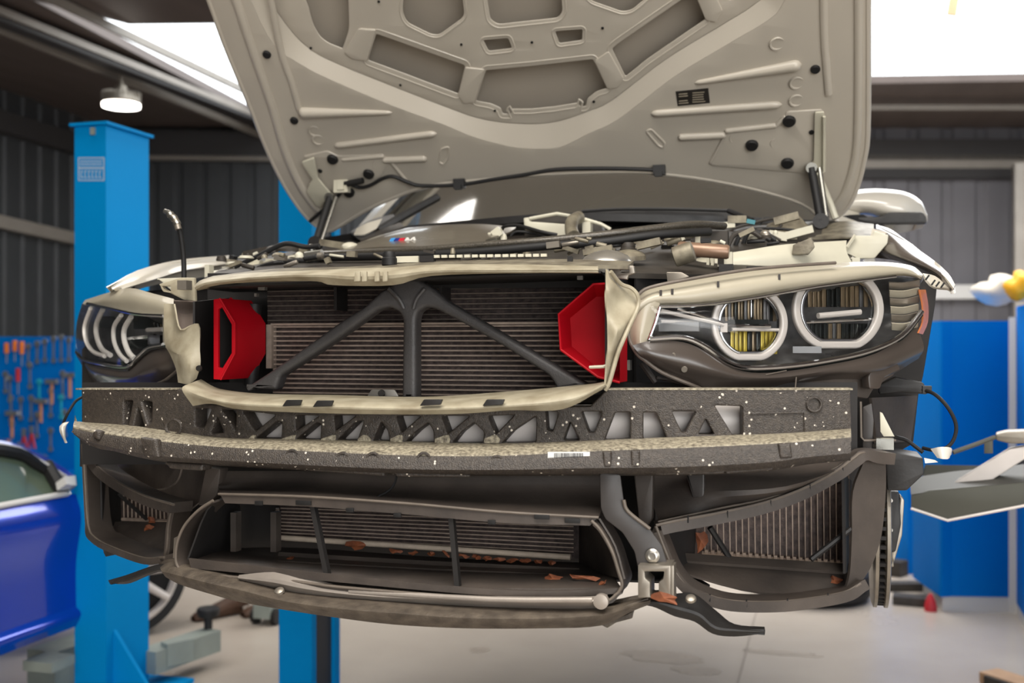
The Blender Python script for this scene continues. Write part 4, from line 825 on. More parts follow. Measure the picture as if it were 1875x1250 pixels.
mb = strips(0, 1328, 1428, 545, 588, [m_strip1, m_strip3, m_strip1, m_refl, m_chr], 17, .05, 0, -.4); mb.build('reflector_strips', lamp_r, 'brown ribbed reflector of the inner ring')
mb = strips(0, 1338, 1425, 606, 648, [m_strip2, m_strip1, m_strip2, m_strip3], 11, .05, 0); mb.build('reflector_strips', lamp_r, 'yellow ribbed reflector of the inner ring')
mb = strips(0, 1480, 1600, 528, 562, [m_strip1, m_strip3, m_refl, m_strip3], 14, .055, 0, -.5); mb.build('reflector_strips', lamp_r, 'brown ribbed reflector of the outer ring')
mb = strips(0, 1485, 1590, 592, 626, [m_strip3, m_refl, m_strip3, m_strip1], 13, .055, 0); mb.build('reflector_strips', lamp_r, 'dark ribbed reflector of the outer ring')
mb = MB(); mb.tube([H(1318, 597, .03), H(1410, 597, .03)], .004, m_chr, 10); mb.box(H(1370, 589, .035), (.07, .01, .008), m_strip3); mb.tube([H(1340, 603, .03), H(1440, 604, .03)], .003, m_ring, 8)
mb.tube([H(1498, 578, .03), H(1575, 571, .03)], .0055, m_ring, 10); mb.tube([H(1475, 590, .04), H(1600, 584, .04)], .003, m_chr, 8)
mb.tube([H(1210, 568, .02), H(1260, 580, .015), H(1325, 594, .015)], .0035, m_ring, 8, sm=3); mb.tube([H(1240, 565, .02), H(1290, 580, .015), H(1325, 592, .015)], .003, m_chr, 8, sm=3)
mb.box(H(1244, 598, .03), (.07, .02, .016), m_sil); mb.tube([H(1210, 588, .025), H(1280, 590, .025)], .003, m_ring, 8); mb.box(H(1326, 600, .02), (.012, .012, .016), m_ring)
mb.box(H(1478, 640, .02), (.05, .012, .012), m_sil); islands(mb.build('light_guide', lamp_r, 'thin silver light guide bar'), 'light_guide')
mb = MB()
for k in range(6):
    y = 517 + k * 15; mb.loft([[H(1628 + k, y, .02), H(1655, y + 1, .012), H(1684 - k * .6, y - 5, .012)], [H(1628 + k, y + 12, .03), H(1655, y + 13, .022), H(1684 - k * .6, y + 7, .02)]], m_bez if k % 2 else m_tow, .003, 3, 2)
mb.build('side_reflector', lamp_r, 'pale ribbed turn signal'); mb = MB(); mb.loft([[H(1684, 530, .005), H(1695, 530, .02)], [H(1690, 560, .005), H(1700, 560, .02)], [H(1690, 590, .005), H(1699, 590, .02)], [H(1682, 610, .005), H(1690, 612, .02)]], m_amber, .003, 2, 3); mb.build('side_marker', lamp_r, 'amber side marker')
mb = MB(); mb.loft([[H(a, b, .0) for a, b in b3], [H(1200, 575, -.008), H(1225, 578, -.012), H(1290, 575, -.014), H(1370, 570, -.016), H(1440, 562, -.016), H(1530, 552, -.016), H(1605, 545, -.014), H(1665, 540, -.01), H(1702, 545, .01)],
     [H(1198, 600, -.008), H(1225, 600, -.012), H(1290, 610, -.014), H(1370, 625, -.016), H(1440, 630, -.016), H(1530, 618, -.016), H(1605, 600, -.014), H(1665, 580, -.01), H(1702, 575, .01)],
     [H(1190, 623, -.002), H(1250, 622, -.002), H(1290, 638, -.002), H(1330, 664, -.002), H(1370, 675, -.002), H(1440, 672, -.002), H(1530, 658, -.002), H(1640, 622, -.002), H(1696, 590, .01)]], m_lens, .003, 4, 4); mb.build('lens', lamp_r, 'clear curved cover')
# far lamp (mirrored shape, seen from its side)
g_ = lambda x, z: .05 + .5 * x * x
hl = MB()
hl.loft([[H(156, 549, .04), H(200, 535, .03), H(238, 527, .03), H(280, 537, .02), H(318, 547, .02)], [H(152, 556, .0), H(196, 547, .0), H(240, 545, .0), H(282, 555, 0), H(318, 566, 0)], [H(165, 558, .0), H(200, 562, .0), H(245, 571, .0), H(285, 578, 0), H(316, 580, 0)]], m_bez, .004, 4, 4)
hl.loft([[H(298, 577, .0), H(308, 577, -.005), H(318, 578, 0)], [H(298, 606, .0), H(308, 606, -.005), H(317, 606, 0)], [H(299, 636, .0), H(310, 638, -.005), H(322, 645, 0)]], m_bez, .004, 3, 3)
hl.loft([[H(137, 640, .03), H(152, 662, .0), H(190, 672, 0), H(232, 676, 0), H(256, 656, 0), H(275, 641, 0), H(302, 636, 0), H(322, 650, 0)], [H(146, 655, .04), H(160, 676, .0), H(195, 688, -.01), H(238, 692, -.01), H(265, 680, -.01), H(290, 670, -.01), H(312, 665, 0), H(328, 670, 0)], [H(160, 668, .06), H(168, 700, .04), H(200, 707, .02), H(240, 709, .02), H(270, 706, .02), H(295, 700, .02), H(315, 690, .02), H(328, 680, .02)]], m_smoke, .004, 4, 4)
hl.tube([H(a, b, -.004) for a, b in ((235, 676), (256, 655), (275, 640), (302, 634))], .003, m_strip3, 8, sm=4); hl.tube([H(a, b, .01) for a, b in ((270, 707), (300, 697), (328, 675))], .003, m_lowe, 8, sm=4)
hl.tube([H(150, 660, .01), H(165, 672, .01), H(210, 685, .0)], .0014, m_lowe, 6, sm=4)
lamp_l = hl.build('headlight', car, 'headlight on the blue column side, seen from its edge')
mb = MB(); mb.loft([[H(150, 556, .035), H(205, 568, .04), H(245, 577, .04), H(300, 580, .04)], [H(141, 590, .05), H(205, 590, .09), H(245, 600, .09), H(300, 605, .09)], [H(139, 625, .05), H(205, 630, .09), H(245, 636, .09), H(300, 625, .09)], [H(143, 648, .03), H(210, 662, .03), H(245, 655, .03), H(300, 634, .03)]], m_refl, .003, 4, 4); mb.build('reflector_bowl', lamp_l)
for arcs in ((((166, 564), (155, 596), (157, 622), (170, 643), (192, 652)), ((188, 567), (177, 592), (177, 615), (186, 638), (202, 650))), (((222, 577), (209, 598), (209, 625), (219, 648), (232, 661)), ((240, 580), (228, 602), (228, 624), (236, 645), (246, 656)))):
    mb = MB()
    for i, a in enumerate(arcs): mb.tube([H(x, y, .004 + .006 * i) for x, y in a], .006 if i else .005, mat('lamp_ring_bright', (245, 240, 232), .3), 10, sm=5)  # whiter copy of the ring colour, makes up for the shade here
    mb.tube([H(*arcs[0][-1], .014), H(arcs[1][-1][0], arcs[1][-1][1], .02)], .004, m_ring, 8)
    mb.build('light_ring', lamp_l, 'white light ring')
mb = MB(); mb.tube([H(183, 604, .05), H(208, 605, .05)], .002, m_chr, 6); mb.box(H(200, 590, .06), (.05, .01, .03), m_strip3); mb.tube([H(235, 620, .03), H(284, 615, .03)], .005, m_chr, 8); mb.tube([H(270, 604, .03), H(299, 603, .03)], .005, m_ring, 8); mb.box(H(272, 590, .05), (.07, .01, .03), m_strip3); mb.box(H(262, 630, .05), (.06, .01, .02), m_strip3); mb.box(H(284, 622, .03), (.03, .01, .02), m_chr)
for k in range(9): mb.tube([H(246 + k * 6, 585 + k, .055), H(248 + k * 6, 600, .055)], .002, [m_chr, m_refl, m_strip1][k % 3], 6)
islands(mb.build('light_guide', lamp_l, 'thin silver light guide bar'), 'light_guide')
mb = MB(); mb.tube([H(a, b, -.003) for a, b in ((140, 645), (152, 658), (182, 666), (232, 672), (254, 652), (272, 637), (299, 631))], .0045, m_chr, 10, sm=5); mb.tube([H(a, b, -.003) for a, b in ((160, 556), (200, 564), (250, 575), (300, 578))], .004, m_chr, 8, sm=4); mb.build('chrome_trim', lamp_l)
mb = MB(); mb.loft([[H(150, 556, .02), H(175, 558, -.0), H(215, 566, -.004), H(260, 575, -.004), H(300, 578, -.002)], [H(139, 595, .03), H(160, 595, -.0), H(210, 598, -.012), H(260, 600, -.012), H(300, 600, -.004)], [H(137, 635, .03), H(155, 635, .0), H(210, 640, -.012), H(255, 630, -.01), H(300, 622, -.004)], [H(141, 647, .02), H(160, 660, 0), H(205, 670, -.004), H(250, 660, -.004), H(300, 634, -.002)]], m_lens, .003, 4, 4); mb.build('lens', lamp_l, 'clear curved cover')
# ================================================================ FENDERS, ENGINE BAY, WINDSCREEN, MIRROR
m_gloss = mat('mirror_cap_paint', (208, 202, 190), .2, 0, coat=.8)
m_gcov = mat('engine_cover_grey', (120, 112, 98), .3, .2, .1, 8, coat=.3)
m_carbon = mat('woven_carbon', (92, 86, 76), .3, .3, .5, 260, .4, 400, coat=.4)
m_wing_dark = mat('glossy_dark_wing', (84, 74, 68), .22, 0, coat=.15)  # dark gloss tone of the wing's main part
m_bay = mat('bay_dark', (60, 54, 47), .6, 0, .4, 20)
m_dusty = mat('dusty_casting', (150, 142, 122), .5, .3, .35, 30, .2, 90, col2=(88, 80, 68))
mb = MB()
mb.loft([[P(203, 526, .42), P(236, 503, .52), P(280, 486, .66), P(340, 474, .86), P(424, 467, 1.12)], [P(206, 529, .40), P(240, 512, .48), P(285, 496, .62), P(340, 484, .82), P(424, 474, 1.08)], [P(212, 533, .42), P(243, 523, .46), P(290, 509, .6), P(340, 494, .8), P(424, 481, 1.05)]], m_body, .004, 5, 4)
mb.loft([[P(206, 530, .44), P(224, 514, .5), P(244, 520, .5)], [P(209, 534, .46), P(228, 535, .5), P(246, 530, .5)]], m_black, .003, 3, 2)
mb.loft([[P(203, 526, .42) + Vector((-.01, 0, 0)), P(280, 487, .66), P(424, 468, 1.12)], [P(212, 545, .5), P(290, 520, .7), P(424, 500, 1.12)]], m_body, .003, 4, 4)
mb.build('fender', car, 'white wing edge on the blue column side')
mb = MB()
mb.loft([[P(1604, 411, 1.0), P(1632, 420, .95), P(1668, 447, .8), P(1713, 479, .64), P(1736, 501, .56), P(1748, 521, .5)],
         [P(1604, 424, .95), P(1626, 432, .9), P(1658, 458, .76), P(1704, 487, .6), P(1729, 507, .53), P(1745, 527, .48)],
         [P(1598, 450, .93), P(1614, 456, .88), P(1645, 470, .76), P(1694, 492, .62), P(1721, 511, .55), P(1741, 531, .49)],
         [P(1600, 472, .96), P(1620, 474, .92), P(1650, 480, .8), P(1694, 502, .66), P(1719, 520, .58), P(1740, 534, .5)]], m_wing_dark, .004, 5, 5)
mb.loft([[P(1711, 477, .63), P(1736, 500, .55), P(1749, 521, .49)], [P(1711, 492, .6), P(1731, 507, .52), P(1746, 528, .47)]], m_body, .004, 3, 3)
mb.loft([[P(1597, 418, .94), P(1626, 426, .92)], [P(1594, 432, .93), P(1620, 442, .91)]], m_body, .006, 2, 2)
mb.loft([[P(1748, 521, .5), P(1740, 534, .5), P(1722, 522, .53)], [P(1750, 536, .5), P(1741, 538, .5), P(1738, 528, .5)]], m_gloss, .004, 2, 2)
for x, y in ((1698, 508), (1709, 517), (1717, 520), (1726, 522)): mb.box(P(x, y, .5), (.003, .01, .011), m_hole, Matrix.Rotation(.6, 3, 'Y'))
mb.loft([[P(1690, 500, .55), P(1712, 505, .55), P(1732, 521, .53)], [P(1697, 512, .52), P(1710, 525, .52), P(1738, 528, .5)]], m_body, .004, 3, 2)
mb.loft([[P(1604, 411, 1.0), P(1668, 447, .8), P(1748, 521, .5)], [P(1612, 470, 1.0), P(1668, 485, .8), P(1716, 520, .56)]], m_body, .003, 4, 4)
mb.build('fender', car, 'glossy white wing edge on the mirror side')
mb = MB(); mb.plate([rnd([(1546, 462), (1552, 446), (1566, 431), (1597, 431), (1600, 422), (1627, 430), (1625, 446), (1601, 473), (1570, 473), (1558, 467)], 3)], flat(.86), .01, m_cream, bev=.002); mb.tube([P(1551, 452, .85), P(1566, 430, .85)], .004, m_cream, 6); mb.box(P(1566, 480, .84), (.02, .02, .02), m_cream); mb.build('fender_bracket', car, 'cream painted folded bracket')
# inner rail
mb = MB()
mb.loft([[P(1262, 476, .62), P(1300, 468, .62), P(1360, 459, .64), P(1440, 447, .68), P(1550, 440, .78)], [P(1262, 484, .6), P(1300, 480, .6), P(1360, 474, .62), P(1440, 467, .66), P(1550, 460, .76)], [P(1262, 500, .6), P(1300, 500, .6), P(1360, 494, .62), P(1440, 487, .66), P(1560, 480, .76)]], m_cream, .006, 4, 3)
mb.plate([rnd([(1452, 448), (1486, 434), (1492, 452), (1480, 466), (1450, 466)], 2)], flat(.66), .01, m_dusty, bev=.002); mb.box(P(1400, 490, .5), (.07, .01, .006), m_black)
for x in (1297, 1305): mb.box(P(x, 486, .58), (.006, .02, .05), m_cream)
mb.box(P(1328, 475, .56), (.03, .02, .03), m_cream); mb.box(P(1330, 493, .5), (.028, .02, .02), m_black); mb.box(P(1320, 475, .54), (.012, .01, .02), m_bay)
mb.build('inner_rail', car, 'cream painted inner rail above the headlight')
mb = MB()
mb.loft([[P(385, 497, .6), P(440, 486, .7), P(500, 474, .8), P(560, 462, .9)], [P(388, 505, .58), P(445, 497, .66), P(505, 486, .76), P(560, 472, .86)]], m_cream, .006, 4, 2); mb.box(P(383, 497, .5), (.012, .02, .03), m_cream); mb.tube([P(405, 508, .3), P(452, 502, .3)], .005, m_cream, 8)
mb.plate([rnd([(286, 510), (332, 508), (344, 516), (344, 530), (322, 540), (300, 520)], 2)], flat(.3), .012, m_cream, bev=.002)
mb.build('inner_rail', car, 'cream painted inner rail on the blue column side')
mb = MB(); mb.plate([rnd([(290, 520), (330, 508), (355, 508), (357, 552), (336, 549), (318, 540), (298, 530)], 2), rnd([(296, 524), (312, 524), (312, 534), (300, 532)], 2)], flat(.14), .01, m_sur, bev=.002); mb.box(P(338, 522, .12), (.02, .02, .018), m_tow); mb.build('lamp_bracket', car)
mb = MB(); mb.plate([rnd([(1112, 487), (1160, 486), (1162, 500), (1150, 504), (1148, 512), (1120, 508)], 2), [(1135, 494), (1152, 494), (1152, 499), (1136, 499)]], flat(.1), .01, m_tow, bev=.001); mb.build('lamp_bracket', car)
mb = MB(); mb.plate([rnd([(1220, 498), (1248, 498), (1262, 506), (1250, 512), (1222, 518)], 2)], flat(.25), .01, m_tow, bev=.001); mb.box(P(1140, 668, .2), (.03, .02, .018), m_tow); mb.tube([P(1175, 665, .2), P(1200, 700, .2)], .006, m_low, 8); islands(mb.build('lamp_bracket', car), 'lamp_bracket')
# dark body of the bay, so nothing shows through
mb = MB()
mb.loft([[P(375, 508, .35), P(600, 497, .3), P(900, 490, .25), P(1170, 500, .3), P(1330, 500, .5), P(1560, 480, .8)], [P(420, 485, .9), P(600, 465, .9), P(900, 460, .9), P(1170, 450, .9), P(1330, 440, .95), P(1560, 434, 1.05)], [P(440, 480, 1.3), P(640, 440, 1.3), P(900, 425, 1.3), P(1170, 410, 1.3), P(1350, 405, 1.3), P(1560, 405, 1.3)]], m_bay, .01, 4, 4)
mb.loft([[P(1165, 500, .3), P(1300, 500, .5)], [P(1165, 710, .3), P(1300, 710, .5)]], m_duct, .005, 1, 1)
q = [P(360, 525, .42), P(1600, 505, .75), P(1600, 720, .75), P(150, 720, .6), P(150, 640, .6), P(240, 535, .6)]; mb.add(q + [v + Vector((0, .01, 0)) for v in q], [tuple(range(6)), tuple(range(11, 5, -1))], m_duct)
mb.build('engine_bay', car)
# slam panel with its fittings
mb = MB()
mb.loft([L([(372, 511), (500, 499), (640, 494), (800, 486), (1000, 484), (1150, 486)], fcur, .05), L([(390, 505), (500, 492), (640, 488), (800, 478), (1000, 474), (1160, 478)], fcur, .16)], m_dusty, .006, 5, 2)
mb.build('slam_panel', car, 'dusty crossmember behind the grille surround')
def bit(name, kind, px, py, y, w_, h__, m, lab=None, a=0):
    mb = MB(); p = P(px, py, y); s = .001 * (y + 1.9) / 1.95
    if kind == 'box': mb.box(p, (w_ * s, min(w_, h__) * s * 1.2, h__ * s), m, Matrix.Rotation(-a, 3, 'Y'))
    elif kind == 'cap': mb.lathe([(w_ * s * .5, -h__ * s * .5), (w_ * s * .5, 0), (w_ * s * .44, h__ * s * .08), (w_ * s * .44, h__ * s * .3), (w_ * s * .36, h__ * s * .5)], p, (0, 0, 1), m, 20)
    elif kind == 'dome': mb.lathe([(w_ * s * .5, -h__ * s * .5), (w_ * s * .49, -h__ * s * .1), (w_ * s * .4, h__ * s * .2), (w_ * s * .22, h__ * s * .42), (w_ * s * .05, h__ * s * .5)], p, (0, -.15, 1), m, 24)
    elif kind == 'cyl': mb.lathe([(h__ * s * .42, -w_ * s * .5), (h__ * s * .5, -w_ * s * .46), (h__ * s * .5, w_ * s * .46), (h__ * s * .42, w_ * s * .5)], p, (math.cos(a), 0, math.sin(a)), m, 20)
    return mb.build(name, car, lab, origin=p)
bit('filler_cap', 'cap', 713, 473, .12, 27, 24, m_rub, 'ribbed black cap')
for px, w_ in ((748, 42), ): bit('sensor_box', 'box', px, 475, .15, w_, 11, m_cream)
bit('sensor_box', 'box', 783, 474, .14, 26, 11, m_black)
for x in range(800, 1000, 14): bit('clip', 'box', x, 469.5 - (x - 800) * .012, .14, 10, 5, m_cream if x % 28 else m_tow)
bit('terminal', 'box', 1003, 481, .12, 26, 5, m_white); bit('mounting_pad', 'box', 1044, 478, .12, 8, 16, m_black)
bit('fluid_reservoir', 'dome', 1110, 476, .25, 90, 34, m_alu, 'bright round metal cover'); bit('fluid_reservoir', 'dome', 1150, 466, .45, 60, 18, m_dusty)
bit('filler_neck', 'cyl', 1252, 465, .4, 34, 34, m_dusty, None, .3); bit('intake_pipe', 'cyl', 1288, 458, .5, 84, 24, mat('copper_tinted_duct', (150, 120, 98), .35, .3, .2, 20), 'rose tinted intake pipe', -.1)
bit('filler_neck', 'cap', 1150, 456, .5, 28, 22, m_bay); bit('sensor_box', 'box', 1188, 446, .45, 40, 12, m_dusty, None, .2); bit('sensor_box', 'box', 1095, 458, .3, 50, 10, m_dusty, None, .15)
bit('relay_box', 'box', 1300, 438, .7, 60, 24, m_bay); bit('relay_box', 'box', 1245, 430, .8, 80, 18, m_bay); bit('terminal', 'box', 1278, 440, .65, 8, 14, m_cream)
# charge cooler box on the engine
mb = MB(); mb.plate([rnd([(960, 401), (972, 396), (1020, 391), (1060, 397), (1100, 412), (1105, 428), (1100, 436), (960, 436)], 2)], flat(.95), .05, m_bay, bev=.003)
mb.plate([rnd([(958, 399), (969, 397), (970, 405), (1037, 410), (1037, 432), (1020, 436), (1006, 430), (960, 420)], 2)], flat(.92), .02, m_cream, bev=.003); mb.tube([P(970, 400, .92), P(1020, 391, .92), P(1060, 398, .92), P(1100, 410, .92), P(1118, 420, .92)], .0045, m_cream, 8)
mb.box(P(1076, 418, .92), (.02, .03, .03), m_cream); mb.build('charge_cooler', car, 'cream and silver box on the engine')
MB().tube([P(1060, 398, .9), P(1048, 405, .86), P(1046, 420, .84), P(1050, 432, .82)], .016, m_dusty, 14, sm=4).build('charge_pipe', car)
mb = MB(); mb.tube([P(919, 420, .85), P(925, 414, .84), P(950, 413, .83), P(990, 424, .8), P(1020, 430, .8)], .0045, m_rub, 8, sm=4).tube([P(935, 432, .82), P(945, 424, .82), P(970, 426, .82), P(1000, 434, .8)], .003, m_rub, 8, sm=4); mb.build('fuel_line', car)
for i, (x, y, w_, h2_) in enumerate(((885, 436, 14, 12), (897, 433, 10, 14), (912, 427, 16, 16), (922, 434, 12, 10), (906, 438, 18, 8))): bit('injector', 'cap' if i % 2 else 'box', x, y, .8, w_, h2_, m_cream, None, .3 * i)
# engine cover with badge
ec = MB(); ec.loft([[P(600, 462, .7), P(690, 452, .62), P(800, 450, .58), P(900, 448, .6)], [P(640, 450, .78), P(700, 440, .72), P(800, 436, .7), P(890, 438, .7)], [P(690, 432, .9), P(740, 422, .88), P(820, 416, .86), P(930, 426, .85)], [P(745, 417, 1.0), P(800, 412, 1.0), P(880, 410, 1.0), P(945, 416, 1.0)]], m_gcov, .005, 5, 5)
ecov = ec.build('engine_cover', car, 'grey engine cover with a small coloured badge')
mb = MB()
def bsurf(px, py): return P(px, py, .69 - (px - 700) * .0001)
for x0, x1, col in ((711, 719, (70, 150, 215)), (719, 727, (40, 52, 130)), (727, 737, (205, 40, 60))):
    mb.plate([[(x0 + 5, 436), (x1 + 5, 435), (x1 - 2, 446), (x0 - 2, 447)]], bsurf, .002, mat('badge_%d' % col[0], col, .3), bev=.0003)
mw = mat('badge_white', (225, 222, 215), .3)
mb.plate([[(738, 444), (744, 434.5), (747, 434.3), (750, 439), (756, 433.8), (759, 433.6), (762, 442.5), (758, 442.8), (756, 437.5), (750, 443), (747, 439), (743, 444)]], bsurf, .002, mw, bev=.0003); mb.build('badge', ecov, 'blue, dark blue and red striped badge with a white letter')
mb = MB(); mb.loft([[P(640, 425, 1.3), P(680, 402, 1.4), P(720, 392, 1.5)], [P(660, 440, 1.1), P(700, 428, 1.15), P(740, 415, 1.2)]], m_bay, .004, 3, 3); mb.loft([[P(653, 418, 1.2), P(672, 408, 1.2), P(700, 400, 1.25)], [P(648, 428, 1.15), P(668, 428, 1.15), P(690, 418, 1.2)]], m_body, .004, 3, 3); mb.build('strut_tower', car)
# woven brace rods across the bay
mb = MB(); mb.tube([P(575, 466, .62), P(640, 463, .55), P(760, 458, .5), P(880, 449, .48), P(1000, 440, .48), P(1100, 430, .5), P(1200, 418, .56), P(1270, 411, .62), P(1325, 414, .7)], .0105, m_carbon, 16, sm=6, flatn=.8); mb.tube([P(560, 472, .6), P(700, 469, .5), P(860, 462, .46), P(1000, 450, .46), P(1100, 443, .48), P(1200, 430, .52), P(1300, 424, .6)], .009, m_rub, 12, sm=6)
mb.build('strut_brace', car, 'long woven brace bar across the engine bay')
mb = MB(); mb.tube([P(560, 470, .5), P(590, 466, .5)], .012, m_steel, 12); mb.build('brace_end', car, 'bright metal end of the brace')
# wiring and hoses on the mirror side
wires = [[(1330 + 14 * k, 456 - 2 * k), (1345 + 14 * k, 430 - 3 * k), (1375 + 12 * k, 424 + 2 * k), (1400 + 10 * k, 440)] for k in range(4)] + [[(1180, 452), (1215, 440), (1260, 444), (1290, 438)], [(1120, 450), (1160, 441), (1200, 448), (1235, 440)], [(960, 462), (1010, 455), (1060, 452), (1090, 458)], [(1320, 462), (1330, 440), (1350, 425), (1390, 418), (1440, 420), (1475, 425)], [(1335, 462), (1345, 442), (1375, 430), (1420, 434), (1460, 440), (1490, 430)], [(1310, 440), (1340, 420), (1380, 408), (1420, 400), (1430, 412), (1415, 425)], [(1390, 412), (1400, 400), (1420, 402), (1428, 415), (1405, 424)], [(1345, 460), (1365, 448), (1400, 446), (1430, 450)], [(1360, 465), (1390, 452), (1410, 440)], [(1300, 425), (1340, 412), (1400, 418), (1470, 415)], [(1440, 425), (1460, 430), (1480, 445)]]
for i, wv in enumerate(wires): MB().tube([P(a, b, .85 + .03 * i) for a, b in wv], .0055 if i < 3 else .0038, m_rub if i % 3 else m_bay, 8, sm=5).build('wiring_loom' if i % 2 else 'hose', car)
for x, y, w_, h2_, m in ((1395, 438, 10, 14, m_cream), (1372, 424, 12, 8, m_dusty), (1425, 432, 30, 14, m_cream), (1350, 402, 30, 12, m_dusty), (1405, 452, 24, 10, m_dusty), (1440, 400, 40, 12, m_dusty), (1375, 406, 14, 7, mat('teal_plug', (70, 130, 140), .4)), (1335, 412, 20, 10, m_cream), (1385, 446, 8, 20, m_steel), (1455, 428, 60, 12, m_cream), (1365, 446, 20, 12, m_tow)): bit('connector', 'box', x, y, .95, w_, h2_, m, None, random.uniform(-.3, .3))
mb = MB(); mb.loft([[P(1405, 410, 1.15), P(1440, 397, 1.15), P(1460, 392, 1.15), P(1482, 420, 1.1)], [P(1400, 425, 1.1), P(1440, 425, 1.1), P(1465, 425, 1.1), P(1490, 432, 1.1)]], m_dusty, .004, 4, 2); mb.loft([[P(1480, 425, 1.2), P(1540, 405, 1.2), P(1600, 410, 1.2)], [P(1480, 436, 1.0), P(1540, 434, 1.0), P(1600, 434, 1.0)]], m_dusty, .004, 4, 2); mb.build('strut_tower', car)
# clutter on the blue column side
for i, (x, y, w_, h2_, m, k) in enumerate(((470, 462, 50, 12, m_bay, 'box'), (500, 455, 30, 12, m_bay, 'dome'), (484, 456, 18, 6, m_tow, 'box'), (530, 452, 50, 14, m_bay, 'dome'), (548, 456, 40, 12, m_dusty, 'box'), (465, 480, 30, 12, m_cream, 'box'), (440, 486, 22, 12, m_dusty, 'box'), (510, 478, 50, 8, m_cream, 'box'), (520, 486, 40, 12, m_bay, 'box'), (552, 466, 8, 14, m_tow, 'cap'), (600, 480, 60, 10, m_dusty, 'box'), (650, 476, 60, 8, m_black, 'box'), (420, 494, 24, 10, m_cream, 'box'), (570, 452, 14, 12, m_steel, 'dome'), (610, 447, 50, 12, m_dusty, 'box'), (640, 448, 30, 10, m_cream, 'dome'))): bit('engine_bay_fitting', k, x, y, .75, w_, h2_, m, None, random.uniform(-.2, .2))
for wv in ([(430, 488), (470, 470), (510, 450), (530, 446), (560, 452), (585, 450)], [(560, 490), (600, 480), (640, 478), (670, 470)], [(450, 500), (500, 482), (560, 478), (620, 488)], [(600, 492), (650, 486), (700, 486)]): MB().tube([P(a, b, .62) for a, b in wv], .006, m_rub, 8, sm=5).build('hose', car)
# upright hose end
uh = MB(); uh.tube([P(337, 512, .45), P(336, 470, .45), P(331, 430, .44), P(324, 408, .43)], .0058, m_rub, 12, sm=5); uh_o = uh.build('loose_hose', car, 'black hose standing up beside the blue column')
mb = MB(); mb.tube([P(327, 420, .43), P(322, 404, .43), P(316, 396, .43)], .0075, m_tow, 12, sm=3); mb.tube([P(316, 398, .43), P(308, 389, .43), P(301, 386, .43)], (.008, .005), m_steel, 12)
for a, b in ((324, 409), (319, 400), (312, 393)): mb.lathe([(.009, -.003), (.009, .003)], P(a, b, .43), (-.5, 0, .8), m_steel, 12)
mb.build('hose_fitting', uh_o, 'metal screw fitting')
random.seed(11)
for k in range(150):
    t = random.random(); px = 400 + 1080 * t
    topy = 470 - 40 * min(1, max(0, (px - 600) / 700)); py = random.uniform(topy - 6, topy + 18); 
    if 690 < px < 940 and py < 455: py += 18
    kd = random.choice(('box', 'cyl', 'cyl', 'dome', 'cap')); m = random.choice((m_bay, m_dusty, m_dusty, m_dusty, m_cream, m_tow, m_rub)); w_ = random.uniform(8, 30)
    bit('engine_bay_fitting', kd, px, py, random.uniform(.35, 1.0), w_, random.uniform(4, 11), m, None, random.uniform(-.5, .5))
# gas struts
for tag_, pts, lab in (('a', [(604, 362, 1.16), (592, 400, 1.12), (578, 445, 1.08)], 'gas strut on the blue column side'), ('b', [(1486, 308, 1.18), (1494, 350, 1.17), (1503, 405, 1.16)], 'gas strut on the mirror side')):
    mb = MB(); p = [P(*q) for q in pts]; mb.tube([p[0], p[2]], .011, m_rub, 14); mb.tube([p[0] + Vector((.02, 0, 0)), p[2] + Vector((.016, 0, 0))], .006, m_steel, 10); mb.lathe([(.014, -.008), (.014, .008)], p[0], (0, 1, 0), m_steel, 14); mb.lathe([(.02, -.01), (.02, .01)], p[2], (0, 1, 0), m_black, 14)
    mb.build('gas_strut', car, lab)
# windscreen, cowl, wipers, pillars, roof and shell
m_scr = mat('windscreen_glass', (104, 101, 92), .08, 0, coat=1, spec=.9)  # reflected grey of the room is put into the base colour
mb = MB(); mb.loft([[Vector((x, 1.42 + .35 * abs(x) ** 2.2, 1.872 - .02 * abs(x))) for x in (-.74, -.5, -.25, 0, .25, .5, .74)], [Vector((x * .93, 1.80 + .33 * abs(x) ** 2.2, 2.1)) for x in (-.74, -.5, -.25, 0, .25, .5, .74)], [Vector((x * .82, 2.2 + .25 * abs(x) ** 2.2, 2.28)) for x in (-.74, -.5, -.25, 0, .25, .5, .74)]], m_scr, .006, 4, 4)
scr = mb.build('windscreen', car, 'curved windscreen reflecting the workshop')
mb = MB(); mb.loft([[Vector((x, 1.16 + .33 * abs(x) ** 2.2, 1.868 - .035 * abs(x))) for x in (-.78, -.5, -.2, 0, .2, .5, .78)], [Vector((x, 1.43 + .33 * abs(x) ** 2.2, 1.872 - .02 * abs(x))) for x in (-.78, -.5, -.2, 0, .2, .5, .78)]], m_black, .02, 4, 2)
mb.plate([rnd([(1064, 391), (1075, 386), (1180, 382), (1335, 387), (1362, 396), (1360, 404), (1080, 406)], 3)], flat(1.22), .05, m_black, bev=.004, step=60); mb.build('cowl_panel', car, 'black plastic cowl')
MB().tube([P(1066, 387, 1.18), P(1130, 383, 1.18), P(1232, 383, 1.18), P(1334, 386, 1.18)], .0045, m_rub, 8, sm=3).tube([P(1334, 386, 1.18), P(1378, 404, 1.12)], .007, m_rub, 8).build('wiper_arm', car, 'black wiper arm')
MB().tube([P(690, 424, 1.22), P(740, 395, 1.35), P(800, 362, 1.5)], .014, m_black, 8, sm=3).build('wiper_arm', car, 'black wiper arm at the dark corner of the windscreen')
mb = MB()
